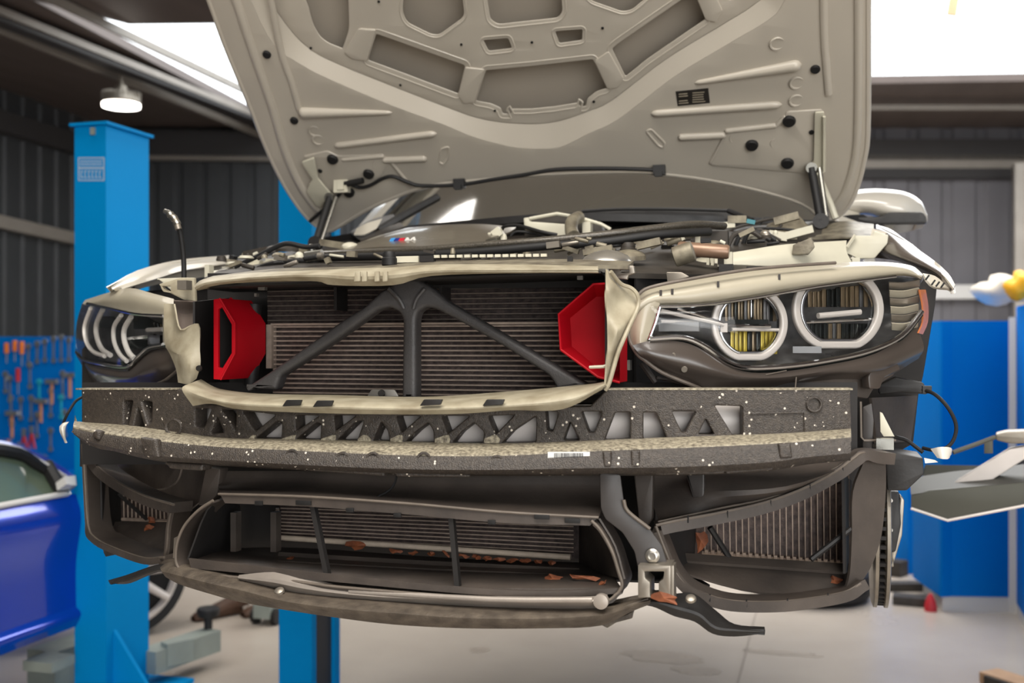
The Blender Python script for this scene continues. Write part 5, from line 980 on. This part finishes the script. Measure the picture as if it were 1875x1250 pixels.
for s_ in (-1, 1):
    mb.loft([[Vector((s_ * .76, 1.52, 1.86)), Vector((s_ * .70, 1.86, 2.1)), Vector((s_ * .61, 2.24, 2.28))], [Vector((s_ * .84, 1.6, 1.85)), Vector((s_ * .76, 1.92, 2.1)), Vector((s_ * .66, 2.3, 2.27))]], m_body, .02, 4, 2)
    mb.loft([[Vector((s_ * .84, y, 1.15)) for y in (1.9, 2.4, 3.2, 4.3)], [Vector((s_ * .87, y, 1.5)) for y in (1.9, 2.4, 3.2, 4.4)], [Vector((s_ * .84, y, 1.8)) for y in (1.9, 2.4, 3.2, 4.45)]], m_body, .03, 4, 4)
    mb.loft([[Vector((s_ * .84, y, 1.84)) for y in (1.7, 2.2, 3.2, 4.1)], [Vector((s_ * .66, y, 2.27)) for y in (2.25, 2.5, 3.0, 3.5)]], m_scr, .01, 4, 4)
islands(mb.build('body_side', car), 'body_side')
mb = MB(); mb.loft([[Vector((x, 2.2 + .25 * abs(x) ** 2.2, 2.285)) for x in (-.64, -.3, 0, .3, .64)], [Vector((x, 2.8, 2.33)) for x in (-.66, -.3, 0, .3, .66)], [Vector((x, 3.5, 2.28)) for x in (-.64, -.3, 0, .3, .64)]], m_body, .02, 4, 4); mb.loft([[Vector((x, 3.5, 2.28)) for x in (-.62, 0, .62)], [Vector((x, 4.1, 1.95)) for x in (-.7, 0, .7)]], m_scr, .01, 3, 2); mb.loft([[Vector((x, 4.1, 1.93)) for x in (-.85, 0, .85)], [Vector((x, 4.5, 1.9)) for x in (-.85, 0, .85)], [Vector((x, 4.55, 1.3)) for x in (-.85, 0, .85)]], m_body, .02, 3, 3); mb.build('roof', car)
mb = MB(); mb.box((0, 2.9, 1.14), (1.7, 3.0, .04), m_duct); mb.build('floorpan', car)
# door mirror
def mrow(x, y0, y1, top, bot, n=7): return None
mb = MB(); rows = []
prof = [(1540, 372, 392), (1556, 352, 392), (1590, 346, 394), (1630, 347, 408), (1662, 353, 414), (1686, 368, 416), (1698, 392, 406)]
for px, t, b in prof:
    row = []
    for k in range(13):
        g = math.pi * k / 12; py = (t + b) / 2 - (b - t) / 2 * math.cos(g); row.append(P(px, py, 1.74 - .09 * math.sin(g) * min(1, (1700 - px) / 60 + .2)))
    rows.append(row)
mb.loft(rows, m_gloss, .004, 2, 5); mo = mb.build('door_mirror', car, 'white door mirror')
mb = MB(); mb.plate([rnd([(1556, 398), (1612, 396), (1628, 388), (1690, 388), (1697, 397), (1697, 409), (1640, 410), (1600, 410), (1560, 404)], 4)], flat(1.64), .03, m_black, bev=.004, step=60); mb.build('mirror_trim', mo, 'black lower band')
m_blueg = mat('blue_reflecting_glass', (20, 110, 190), .2, 0, coat=.5)
mb = MB(); mb.loft([[P(1600, 410, 1.66), P(1650, 411, 1.66), P(1694, 409, 1.66)], [P(1612, 420, 1.7), P(1645, 427, 1.7), P(1688, 418, 1.7)]], mat('mirror_gloss_grey', (150, 150, 150), .08, .9), .01, 3, 3); mb.build('mirror_underside', mo)
MB().loft([[P(1480, 420, 1.5), P(1540, 396, 1.6), P(1580, 392, 1.66)], [P(1500, 436, 1.5), P(1560, 420, 1.6), P(1610, 412, 1.68)]], m_black, .02, 3, 3).build('mirror_foot', mo)
# ================================================================ LIFTS AND WORKSHOP
m_blue = mat('lift_blue', (2, 138, 205), .6, 0, .05, 3, spec=.05)
m_blue2 = mat('cabinet_blue', (0, 112, 200), .6, 0, .04, 2, spec=.05)
m_lgrey = mat('lift_arm_grey', (84, 84, 76), .5, .1, .1, 10)
m_lgreen = mat('lift_arm_pale', (150, 158, 150), .5, .1, .15, 10)
def G(px, py, D):
    p = Pd(px, py, D); return p
# near column of the next bay
def column(name, corner, w_, d_, h__, lab, slot=None, cat='lift column', yaw=0.0):
    t = root(name, (corner.x, corner.y, 0), lab, cat); x, y = corner.x, corner.y
    mb = MB()
    mb.box((x - w_ / 2, y + d_ / 2, h__ / 2), (w_, d_, h__), m_blue)
    mb.build('post', t, smooth=0)
    MB().box((x - w_ / 2, y + d_ / 2, h__ + .006), (w_ + .03, d_ + .03, .012), m_blue).build('top_plate', t, smooth=0)
    MB().box((x - w_ / 2, y + d_ / 2, .01), (w_ + .3, d_ + .25, .02), m_blue).build('base_plate', t, smooth=0)
    return t
D1 = 4.55; c1 = Pd(194, HORY, D1); c1.z = 0; zt = 1.53 + 402 * D1 / FPX
t1 = column('lift_column', c1, .155, .30, zt, 'tall blue lift column in front of the tool board, its whole top in view')
mb = MB(); x, y = c1.x, c1.y; mb.add([(x, y + .05, .32), (x + .22, y + .05, .02), (x, y + .05, .02), (x, y + .07, .32), (x + .22, y + .07, .02), (x, y + .07, .02)], [(0, 1, 2), (5, 4, 3), (0, 3, 4, 1), (1, 4, 5, 2), (2, 5, 3, 0)], m_blue); mb.build('gusset', t1, smooth=0)
# white framed plate with letters near the top (blurred lettering in two rows)
def colplane(px, py): return P(px, py, c1.y - .001)
m_plw = mat('decal_white', (176, 190, 205), .5)
mb = MB(); mb.plate([[(143, 288), (191, 288), (191, 331), (143, 331)], [(145, 290), (189, 290), (189, 306), (145, 306)], [(145, 309), (189, 309), (189, 329), (145, 329)]], colplane, .001, m_plw, bev=.0002)
for row, (y0, y1, n) in enumerate(((293, 303, 8), (312, 326, 6))):
    for k in range(n):
        a = 148 + 40 * k / n; wd = 40 / n * .62
        mb.plate([[(a, y0), (a + wd, y0), (a + wd, y0 + 2), (a + 1.6, y0 + 2), (a + 1.6, y1 - 2), (a + wd, y1 - 2 if k % 2 else y1 - 3), (a + wd, y1), (a, y1)]], colplane, .001, m_plw, bev=.0002)
mb.build('name_decal', t1, 'white framed decal with two rows of letters')
MB().box(P(170, 240, c1.y - .005), (.02, .01, .03), m_lgreen).build('bolt', t1)
# column of the lift that holds the car
D2 = 4.4; c2 = Pd(571, HORY, D2); c2.z = 0
t2 = root('lift_column', (c2.x, c2.y, 0), 'blue lift column behind the raised bonnet with a dark slot down its face', 'lift column')
x, y = c2.x, c2.y
mb = MB(); H2 = 2.75
mb.box((x - .074, y + .02, H2 / 2), (.148, .04, H2), m_blue); mb.box((x - .074, y + .24, H2 / 2), (.148, .05, H2), m_blue); mb.box((x - .14, y + .13, H2 / 2), (.016, .2, H2), m_blue); mb.build('post', t2, smooth=0)
MB().box((x - .07, y + .128, H2 / 2), (.11, .17, H2 - .1), m_dark).build('carriage_rail', t2, smooth=0)
MB().box((x - .07, y + .13, H2 + .006), (.2, .3, .012), m_blue).build('top_plate', t2, smooth=0); MB().box((x, y + .12, .01), (.5, .4, .02), m_blue).build('base_plate', t2, smooth=0)
mb = MB(); mb.tube([(x - .03, y + .1, 1.02), (-.75, 1.7, 1.02)], .05, m_lgrey, 8); mb.lathe([(.06, 0), (.06, .08)], (-.75, 1.7, 1.04), (0, 0, 1), m_rub, 20); mb.build('lift_arm', t2)
# its partner on the mirror side stands outside the frame; its arm reaches in
c3 = Vector((1.62, 2.2, 0)); t3 = root('lift_arm', (1.62, 2.2, 0), 'grey steel lift arm reaching in past the blue cabinets', 'lift arm')
AX = 1.62
mb = MB()
pts = [(1668, 908), (1700, 898), (1875, 882), (2100, 862), (2100, 900), (1875, 925), (1735, 952), (1668, 930)]
sa = plane(Pd(1760, 920, 2.9), (-.15, -1, 0))
mb.plate([pts], sa, .02, m_lgrey, bev=.002)
mb.tube([sa(1668, 930) + Vector((0, -.004, 0)), sa(1735, 952) + Vector((0, -.004, 0)), sa(1875, 925) + Vector((0, -.004, 0)), sa(2100, 900) + Vector((0, -.004, 0))], .004, m_beamal, 8)
up = lambda px, py, d: sa(px, py) + Vector((0, d, 0))
mb.loft([[up(1668, 905, .0), up(1760, 893, 0), up(2100, 862, 0)], [up(1675, 893, .2), up(1760, 880, .22), up(2100, 850, .25)]], mat('lift_arm_dark', (62, 62, 56), .6), .01, 2, 2)  # top face coloured darker to offset the overhead light
mb.build('arm_beam', t3)
mb = MB(); mb.plate([rnd([(1738, 889), (1848, 822), (1960, 800), (1960, 812), (1890, 832), (1800, 889)], 3)], plane(Pd(1790, 860, 2.95), (-.15, -1, 0)), .05, m_beamal, bev=.003); mb.build('arm_bracket', t3, 'bare silver folded bracket on the arm')
mb = MB(); mb.plate([rnd([(1822, 795), (1842, 790), (1960, 786), (1960, 812), (1850, 812), (1824, 806)], 4)], plane(Pd(1850, 800, 2.9), (-.15, -1, 0)), .08, m_tow, bev=.004); mb.tube([Pd(1745, 828, 2.85), Pd(1790, 812, 2.85), Pd(1822, 800, 2.85)], .006, m_lgrey, 8, sm=3); mb.plate([[(1802, 805), (1818, 805), (1818, 830), (1802, 830)]], plane(Pd(1810, 815, 2.95), (-.15, -1, 0)), .03, m_lgrey, bev=.002); mb.build('support_pad', t3)
mb = MB(); mb.loft([[Pd(1695, 850, 3.3), Pd(1790, 852, 3.3), Pd(1900, 850, 3.3)], [Pd(1690, 885, 3.25), Pd(1780, 880, 3.25), Pd(1900, 890, 3.2)]], m_lgrey, .03, 2, 2); mb.loft([[Pd(1835, 840, 3.2), Pd(1960, 835, 3.2)], [Pd(1835, 885, 3.2), Pd(1960, 885, 3.2)]], m_dark, .03, 1, 1); mb.build('arm_carriage', t3)
qq = sa(2100, 890); MB().box((qq.x + .13, qq.y + .1, 1.35), (.26, .26, 2.7), m_blue).build('post', t3, smooth=0)
# low arm of the left lift, with its pad
def lowarm(name, p, q, w_, h__, lab, m): 
    t = root(name, (p.x, p.y, 0), lab, 'lift arm'); d = q - p; rot = d.to_track_quat('X', 'Z'); MB().box((p + q) / 2, (d.length, w_, h__), m, rot).build('arm_beam', t, smooth=0)
    return t
a0 = Pz(150, 1260, .10); a0 = Pz(268, 1212, .12); a1 = Pz(388, 1170, .12)
ta = lowarm('lift_arm', a0, a1, .11, .10, 'pale grey lift arm lying low on the floor beside the blue column foot', m_lgreen)
pd = a1; MB().lathe([(.02, -.02), (.02, .09), (.05, .09), (.055, .12), (.05, .13)], pd + Vector((-.02, .0, .02)), (0, 0, 1), m_rub, 20).build('support_pad', ta)
MB().box(Pz(325, 1192, .14), (.06, .13, .1), m_lgreen, Matrix.Rotation(-.5, 3, 'Z')).build('arm_collar', ta)
a0 = Pz(75, 1225, .12); a1 = Pz(175, 1190, .12)
tb = lowarm('lift_arm', a0, a1, .16, .16, 'pale grey lift arm between the blue car and the blue column', m_lgreen); MB().box(Pz(90, 1212, .22), (.14, .14, .04), m_lgreen).build('support_pad', tb)
# high bay lamp
m_led = mat('lamp_glow', (255, 248, 238), .5, emit=9)
lp = Pd(222, 196, 10.2); t = root('ceiling_lamp', lp, 'round glowing high bay lamp hanging above the blue column', 'lamp')
MB().lathe([(.17, 0), (.17, .03)], lp, (0, 0, 1), m_led, 32).build('diffuser', t, 'glowing white disc')
mb = MB(); mb.lathe([(.172, .032), (.18, .05), (.15, .12), (.06, .13), (.05, .2)], lp, (0, 0, 1), m_tow, 32)
for k in range(24): g = 2 * math.pi * k / 24; mb.box(lp + Vector((math.cos(g) * .15, math.sin(g) * .15, .09)), (.05, .008, .09), m_tow, Matrix.Rotation(g, 3, 'Z'))
mb.build('heat_sink', t); MB().tube([lp + Vector((0, 0, .2)), Vector((lp.x, lp.y, CZ))], .02, m_tow, 8).build('hanger', t)
# tool board
bz0, bz1 = Pd(60, 860, 8.6).z, Pd(60, 616, 8.6).z
p0, p1 = Pd(-260, 616, 8.6), Pd(196, 616, 8.6)
t = root('tool_board', ((p0.x + p1.x) / 2, (p0.y + p1.y) / 2, bz0), 'blue perforated tool board behind the blue car, hung with hand tools', 'tool board')
dd = (p1 - p0).normalized(); bn = Vector((dd.y, -dd.x, 0)); bo = p0 + Vector((0, 0, 0))
MB().box(((p0 + p1) / 2) * Vector((1, 1, 0)) + Vector((0, 0, (bz0 + bz1) / 2)) - bn * .03, ((p1 - p0).length, .04, bz1 - bz0), m_blue2, dd.to_track_quat('X', 'Z')).build('board', t, smooth=0)
cz = (p0 + p1) / 2
MB().box(Vector((cz.x, cz.y, bz0 / 2)) - bn * .03, ((p1 - p0).length, .5, bz0), m_blue2, dd.to_track_quat('X', 'Z')).build('bench', t, smooth=0)
BP = lambda px, py: Pd(px, py, 8.58)
mo_, mred, mwood, msil, mcy = mat('tool_orange', (225, 120, 40), .5), mat('tool_red', (190, 40, 50), .5), mat('tool_wood', (190, 130, 90), .6), mat('tool_silver', (190, 192, 196), .3, .8), mat('tool_cyan', (40, 180, 210), .5)
def tool(nm, lab, f):
    mb = MB(); f(mb); o = mb.build(nm); o['label'] = lab; o['category'] = 'hand tool'; return o
names = [('screwdriver', mo_, 'orange handled'), ('screwdriver', mred, 'red handled'), ('hammer', mwood, 'wooden handled'), ('spanner', msil, 'silver'), ('pliers', mred, 'red handled'), ('spanner', mcy, 'cyan coated')]
spots = [(12, 640, 0), (27, 636, 0), (40, 640, 0), (52, 650, 3), (68, 645, 3), (82, 642, 3), (98, 640, 3), (112, 638, 3), (126, 640, 3), (18, 712, 3), (33, 690, 1), (55, 688, 3), (72, 715, 5), (95, 712, 2), (115, 705, 3), (20, 748, 3), (38, 748, 3), (57, 748, 3), (75, 748, 2), (93, 738, 3), (112, 745, 5), (22, 770, 2), (22, 795, 3), (44, 805, 4), (68, 778, 3), (93, 805, 3), (58, 800, 4), (118, 775, 3), (10, 700, 3), (128, 700, 2)]
rowsn = ['top', 'second', 'third', 'bottom']
for i, (px, py, kd) in enumerate(spots):
    nm, m, ad = names[kd]; p = BP(px, py); s = random.uniform(.8, 1.2); rw = rowsn[0 if py < 665 else 1 if py < 725 else 2 if py < 760 else 3]
    def f(mb, p=p, nm=nm, m=m, s=s):
        if nm == 'screwdriver': mb.tube([p + Vector((0, 0, .06 * s)), p + Vector((0, 0, -.03 * s))], .018, m, 8); mb.tube([p + Vector((0, 0, -.03 * s)), p + Vector((0, 0, -.12 * s))], .005, msil, 6)
        elif nm == 'hammer': mb.tube([p + Vector((0, 0, .05)), p + Vector((0, 0, -.13 * s))], .012, m, 8); mb.box(p + Vector((0, 0, .06)), (.11, .03, .035), msil)
        elif nm == 'spanner': mb.box(p, (.014, .01, .14 * s), m); mb.lathe([(.025, -.005), (.025, .005)], p + Vector((0, 0, .08 * s)), (0, 1, 0), m, 10); mb.lathe([(.02, -.005), (.02, .005)], p - Vector((0, 0, .08 * s)), (0, 1, 0), m, 10)
        else: mb.tube([p + Vector((.0, 0, .04)), p + Vector((-.03, 0, -.1 * s))], .01, m, 6); mb.tube([p + Vector((0, 0, .04)), p + Vector((.03, 0, -.1 * s))], .01, m, 6); mb.box(p + Vector((0, 0, .06)), (.03, .02, .06), msil)
    xs = ('next to the column' if px > 100 else 'mid board' if px > 45 else 'at its left end')
    tool(nm, f'{ad} {nm}, {rw} row of the blue tool board, {xs}', f)['group'] = f'{nm}s on the tool board, {rw} row, {xs}'
# blue car, partly in frame
mcb = mat('metallic_blue', (14, 62, 190), .22, .4, .05, 4, coat=1); m_cgl = mat('car_window', (96, 110, 92), .08, 0, coat=1)
bc = root('blue_car', Pd(-200, HORY, 4.0) * Vector((1, 1, 0)), 'shiny dark blue car parked beside the blue lift column', 'car')
y0 = Pd(0, HORY, 4.17); 
X0c = y0.x - .0
def S(px, py, off=0):
    q = y0 - Vector((off, 0, 0)); return Px(px, py, q.x)
mb = MB()
cols_ = [-420, -200, 0, 70, 130, 165, 200]
mb.loft([[S(-420, 1000), S(-200, 962), S(0, 930), S(70, 918), S(130, 905), S(175, 905), S(215, 915, .1)], [S(-420, 1040) + Vector((.03, 0, 0)), S(-200, 1010) + Vector((.03, 0, 0)), S(0, 975) + Vector((.03, 0, 0)), S(70, 962) + Vector((.03, 0, 0)), S(130, 950) + Vector((.03, 0, 0)), S(175, 945), S(220, 940, .12)],
         [S(-420, 1180), S(-200, 1120), S(0, 1065), S(70, 1048), S(130, 1030), S(175, 1020), S(225, 1010, .14)], [S(-420, 1320), S(-200, 1230), S(0, 1160), S(70, 1135), S(130, 1115), S(175, 1100), S(222, 1085, .14)]], mcb, .02, 5, 5)
mb.loft([[S(-420, 1310), S(0, 1158), S(130, 1112), S(175, 1098)], [S(-420, 1330) + Vector((.03, 0, 0)), S(0, 1172) + Vector((.03, 0, 0)), S(130, 1126) + Vector((.03, 0, 0)), S(175, 1110)], [S(-420, 1370), S(0, 1200), S(130, 1150), S(175, 1132)]], mcb, .02, 4, 4)
# roof line and pillar
mb.loft([[S(-420, 790, .25), S(-200, 785, .25), S(0, 806, .22), S(70, 830, .2), S(125, 862, .16), S(145, 885, .1)], [S(-420, 800, .2), S(-200, 795, .2), S(0, 815, .18), S(66, 842, .16), S(112, 872, .12), S(128, 893, .05)]], mcb, .02, 5, 3)
mb.loft([[S(-420, 790, .25), S(-200, 785, .25), S(0, 806, .22), S(70, 830, .2), S(125, 862, .16)], [S(-420, 790, 1.2), S(-200, 785, 1.2), S(0, 800, 1.2), S(70, 824, 1.2), S(125, 858, 1.2)]], mcb, .02, 5, 3)
mb.build('body', bc, 'blue bodywork')
mb = MB(); mb.loft([[S(-420, 800, .19), S(0, 817, .17), S(66, 843, .15), S(110, 873, .11), S(127, 894, .05)], [S(-420, 1000, .01), S(0, 926, .01), S(50, 918, .01), S(100, 909, .01), S(130, 904, .01)]], m_cgl, .01, 4, 4); mb.build('side_window', bc, 'greenish side window')
mb = MB(); mb.tube([S(-300, 806, .16), S(0, 823, .14), S(66, 850, .12), S(106, 878, .09)], .028, m_rub, 8, sm=4); mb.tube([S(84, 850, .12), S(116, 905, .0)], .03, m_rub, 8); mb.tube([S(-300, 988, -.01), S(0, 926, -.01), S(124, 903, -.01)], .012, m_white, 8, sm=3); mb.tube([S(-300, 800, .14), S(0, 814, .13), S(68, 840, .11), S(132, 880, .05)], .008, m_white, 8, sm=3); mb.build('window_trim', bc)
mb = MB(); mb.loft([[S(118, 872, -.04), S(138, 870, -.04)], [S(122, 886, -.06), S(140, 888, -.06)]], m_white, .05, 3, 3); mb.build('wing_mirror', bc)
mb = MB(); q = S(-200, 1290, .15); mb.lathe([(.33, -.1), (.33, .1), (.2, .1)], Vector((y0.x - .12, S(-200, 1000).y, .34)), (1, 0, 0), m_rub, 30); mb.build('wheel', bc)
# silver wheel behind the blue column
wc = Pd(222, 1046, 5.7); t = root('alloy_wheel', Vector((wc.x, wc.y, 0)), 'silver multi spoke wheel standing on the floor just behind the blue column', 'wheel')
ax = Vector((.85, -.5, 0)).normalized(); Rw = wc.z
MB().lathe([(Rw * .82, -.09), (Rw * .96, -.1), (Rw, -.06), (Rw, .06), (Rw * .96, .1), (Rw * .82, .09), (Rw * .82, .05)], wc, ax, m_rub, 40).build('tyre', t)
mb = MB(); u = ax.cross(UP).normalized()
n = 48; vs = []
for r_, h__ in ((Rw * .83, .09), (Rw * .78, .1), (Rw * .75, .06)):
    for k in range(n): g = 2 * math.pi * k / n; vs.append(wc + ax * h__ + (u * math.cos(g) + UP * math.sin(g)) * r_)
mb.add(vs, [(i * n + k, i * n + (k + 1) % n, (i + 1) * n + (k + 1) % n, (i + 1) * n + k) for i in range(2) for k in range(n)], m_beamal)
for k in range(10):
    g = 2 * math.pi * k / 10; d = u * math.cos(g) + UP * math.sin(g); mb.tube([wc + ax * .06 + d * Rw * .1, wc + ax * .09 + d * Rw * .78], (.026, .018), m_beamal, 8)
mb.lathe([(Rw * .16, .03), (Rw * .16, .08), (Rw * .1, .09)], wc, ax, m_beamal, 20); mb.build('rim', t, 'silver spoked rim')
# tyre lying on the floor
tp = Pz(1488, 1100, 0.0); tp = Pd(1488, 1060, 1.53 * FPX / (1098 - 630)); tp.z = 0
tw = MB(); tw.lathe([(.17, .02), (.2, 0), (.30, 0), (.335, .03), (.335, .16), (.30, .19), (.2, .19), (.17, .17), (.17, .02)], tp + Vector((0, .1, 0)), (0, 0, 1), m_rub, 48)
for z in (.05, .08, .11, .14): tw.lathe([(.337, z), (.337, z + .006)], tp + Vector((0, .1, 0)), (0, 0, 1), m_bay, 48)
o = tw.build('tyre', origin=tp); o['label'] = 'black tyre lying flat on the floor under the car'; o['category'] = 'tyre'
# worker's foot behind the lower lip
m_boot = mat('brown_boot', (84, 58, 42), .6, 0, .3, 20); m_trs = mat('dark_trousers', (40, 36, 36), .8)
fp_ = Pz(398, 1136, 0); t = root('person', fp_, 'worker standing behind the car, only a brown boot and dark trouser leg in view', 'person')
mb = MB(); rt_ = (Pd(430, 1130, 6) - Pd(380, 1140, 6)); dxy = Vector((-.55, -.83, 0)); sx = Vector((.83, -.55, 0))
fb = fp_ + Vector((.04, .18, 0))
def bfoot(o):
    rws = []
    for d, wd, h__ in ((0, .035, .09), (.05, .045, .11), (.12, .045, .09), (.19, .05, .065), (.25, .05, .05), (.285, .03, .03)):
        c_ = o + dxy * d; rws.append([c_ + sx * wd * math.cos(g) + Vector((0, 0, max(0, h__ / 2 + h__ / 2 * math.sin(g) * 1.0))) for g in [2 * math.pi * k / 10 for k in range(11)]])
    return rws
mb.loft(bfoot(fb), m_boot, .002, 2, 3); mb.tube([fb + Vector((0, 0, .05)), fb + Vector((0, 0, .16))], .05, m_boot, 14)
mb.build('boot', t, 'brown leather boot'); fb2 = fb + Vector((.22, .15, 0)); mb = MB(); mb.loft(bfoot(fb2), m_boot, .002, 2, 3); mb.tube([fb2 + Vector((0, 0, .05)), fb2 + Vector((0, 0, .16))], .05, m_boot, 14); mb.build('boot', t, 'brown leather boot')
# body, one continuous figure, hidden above the shin by the car
me = bpy.data.meshes.new('body'); hip = (fb + fb2) / 2 + Vector((0, 0, .92)); J = [hip, hip + Vector((0, 0, .22)), hip + Vector((0, 0, .46)), hip + Vector((0, 0, .56)), hip + Vector((0, -.02, .7)),
   fb + Vector((0, 0, .5)), fb + Vector((0, 0, .12)), fb2 + Vector((0, 0, .5)), fb2 + Vector((0, 0, .12)), hip + Vector((-.2, .02, .47)), hip + Vector((-.24, -.04, .2)), hip + Vector((-.2, -.2, .05)), hip + Vector((.2, .02, .47)), hip + Vector((.24, -.04, .2)), hip + Vector((.2, -.2, .05))]
me.from_pydata(J, [(0, 1), (1, 2), (2, 3), (3, 4), (0, 5), (5, 6), (0, 7), (7, 8), (2, 9), (9, 10), (10, 11), (2, 12), (12, 13), (13, 14)], []); o = bpy.data.objects.new('body', me); C.objects.link(o); o.parent = t; o.location = -fp_
me.materials.append(m_trs); o.modifiers.new('s', 'SKIN')
for v, r_ in zip(me.skin_vertices[0].data, (.14, .13, .16, .06, .1, .07, .05, .07, .05, .06, .045, .035, .06, .045, .035)): v.radius = (r_, r_)
me.skin_vertices[0].data[0].use_root = True; o.modifiers.new('u', 'SUBSURF').levels = 1
# small jack behind the lip, beside the second column
jp = Pz(487, 1142, 0); t = root('floor_jack', jp, 'small pale grey wheeled jack on the floor left against the slotted blue column', 'jack')
mb = MB(); mb.box(jp + Vector((0, .1, .1)), (.1, .3, .12), m_lgreen); mb.build('frame', t)
for dx in (-.06, .06): MB().lathe([(.045, -.015), (.045, .015)], jp + Vector((dx, 0, .045)), (1, 0, 0), m_rub, 20).build('wheel', t)
# blue cabinets at the right: one wide cabinet front and the side run beyond the white corner post
Dc = 6.2; A = Pz(1720, 1120, 0); B = Pz(1847, 1122, 0); zc = 1.53 + 43 * (Vector((B.x, B.y, 0)) - Vector((CAM.x, CAM.y, 0))).dot(FW) / FPX
def run(name, a, b, z0, z1, th, m, lab=None, cat=None):
    a = Vector((a.x, a.y, 0)); b = Vector((b.x, b.y, 0)); d = b - a; n = Vector((-d.y, d.x, 0)).normalized(); mb = MB().box((a + b) / 2 + n * th / 2 + Vector((0, 0, (z0 + z1) / 2)), (d.length, th, z1 - z0), m, d.to_track_quat('X', 'Z'))
    o = mb.build(name, smooth=0, origin=(a + b) / 2)
    if lab: o['label'] = lab; o['category'] = cat
    return o
t = root('storage_cabinet', (A + B) / 2, 'wide blue cabinet with a pale corner edge, in front of the grey wall', 'cabinet')
def rpart(nm, a, b, z0, z1, th, m, lab=None):
    o = run(nm, a, b, z0, z1, th, m); o.parent = t; o.location = o.location - t.location
    if lab: o['label'] = lab
A2 = Vector((A.x, A.y, 0)); B2 = Vector((B.x, B.y, 0))
rpart('body', A2, B2, .09, zc, .5, m_blue2); rpart('plinth', A2 + Vector((.02, .03, 0)), B2, 0, .09, .46, m_white); rpart('side_panel', A2 + Vector((0, .0, 0)), A2 + Vector((.012, -.02, 0)), .09, zc, .5, m_blue2)
rpart('corner_post', B2, B2 + Vector((.035, -.01, 0)), 0, zc + .02, .06, m_white, 'pale vertical corner edge')
L2 = Vector((math.sin(R(0)), -1, 0)); E2 = Pz(1895, 1185, 0); E2.z = 0; dr = (E2 - (B2 + Vector((.035, 0, 0)))).normalized()
S2 = B2 + Vector((.04, 0, 0)); t = root('storage_cabinet', S2, 'blue cabinet run turning the corner at the picture edge', 'cabinet')
o = run('body', S2, S2 + dr * 1.3, .06, zc + .08, -.4 if False else .4, m_blue2); o.parent = t; o.location -= t.location; o = run('plinth', S2, S2 + dr * 1.3, 0, .06, .39, m_white); o.parent = t; o.location -= t.location
Fa, Fb = Pd(1590, HORY, 7.3), Pd(1716, HORY, 7.3); Fa.z = Fb.z = 0
run('storage_cabinet', Fa + Vector((.25, 0, 0)), Fb + Vector((.1, 0, 0)), 0, 1.6, .5, m_blue2, 'darker blue cabinet standing further back behind the car wing', 'cabinet')
# things on the cabinets
m_bag = mat('crumpled_beige_cloth', (205, 196, 182), .8, 0, .15, 12)
def lump(nm, c, r, m, lab, cat, sq=(1, 1, .5)):
    bm = bmesh.new(); bmesh.ops.create_icosphere(bm, subdivisions=3, radius=1)
    for v in bm.verts: k = 1 + .18 * math.sin(v.co.x * 5 + v.co.z * 3) + .12 * math.cos(v.co.y * 7); v.co = Vector((v.co.x * sq[0] * r * k, v.co.y * sq[1] * r * k, v.co.z * sq[2] * r * k))
    me = bpy.data.meshes.new(nm); bm.to_mesh(me); bm.free(); me.materials.append(m); me.polygons.foreach_set('use_smooth', [True] * len(me.polygons)); o = bpy.data.objects.new(nm, me); C.objects.link(o); o.location = c; o['label'] = lab; o['category'] = cat; return o
c_ = Pd(1842, 566, 6.45); c_.z = zc + .19; lump('crumpled_cloth', c_, .16, m_bag, 'crumpled beige cloth on top of the blue cabinet corner', 'cloth', (1, .8, .5))
c_ = Pd(1872, 555, 6.0); c_.z = zc + .19; lump('yellow_bag', c_, .08, mat('bag_yellow', (235, 170, 20), .6), 'small yellow orange bag on top of the blue cabinets at the picture edge', 'bag', (1, .8, .9))
# things on the floor at the right
c_ = Pz(1704, 1118, 0); mb = MB(); mb.lathe([(.035, 0), (.035, .02), (.03, .05), (.014, .09), (.006, .1)], c_, (0, 0, 1), mred, 20); o = mb.build('red_cone', origin=c_); o['label'] = 'small red plastic cone on the floor beside the blue cabinet'; o['category'] = 'cone'
for i, (x, y, w_, d_, h__, lab) in enumerate(((1645, 1080, .28, .1, .05, 'long dark metal offcut on the floor behind the brake disc'), (1668, 1106, .2, .12, .05, 'short dark metal offcut on the floor, nearest the red cone'), (1634, 1052, .16, .12, .1, 'dark low box on the floor beside the blue cabinets'))):
    p = Pz(x, y, 0); o = MB().box(p + Vector((0, 0, h__ / 2)), (w_, d_, h__), m_bay, Matrix.Rotation(.3 - .4 * i, 3, 'Z')).build('metal_offcut' if i < 2 else 'low_box', origin=p, smooth=0); o['label'] = lab; o['category'] = 'offcut' if i < 2 else 'box'
m_wd = mat('timber', (196, 158, 122), .6, 0, .2, 12)
p, q = Pz(1810, 1236, .03), Pz(1930, 1275, .03); o = MB().box((p + q) / 2, ((q - p).length, .12, .05), m_wd, (q - p).to_track_quat('X', 'Z')).box((p + q) / 2 - Vector((0.02, .07, 0.005)), ((q - p).length, .03, .05), m_bay, (q - p).to_track_quat('X', 'Z')).build('timber_block', origin=(p + q) / 2, smooth=0); o['label'] = 'timber block with a dark edge on the floor at the lower corner'; o['category'] = 'block'
# hanging strap above
p = Pd(1742, 28, 6.5); o = MB().ribbon([p, Pd(1748, -10, 6.5), Pd(1755, -60, 6.5), Vector((Pd(1755, -60, 6.5).x, Pd(1755, -60, 6.5).y, CZ))], .055, .02, m_wd, side=RT, sm=3).build('hanging_strap', origin=p); o['label'] = 'brown strap end hanging in front of the bright skylight'; o['category'] = 'strap'
# expansion joint and floor stains are part of the floor
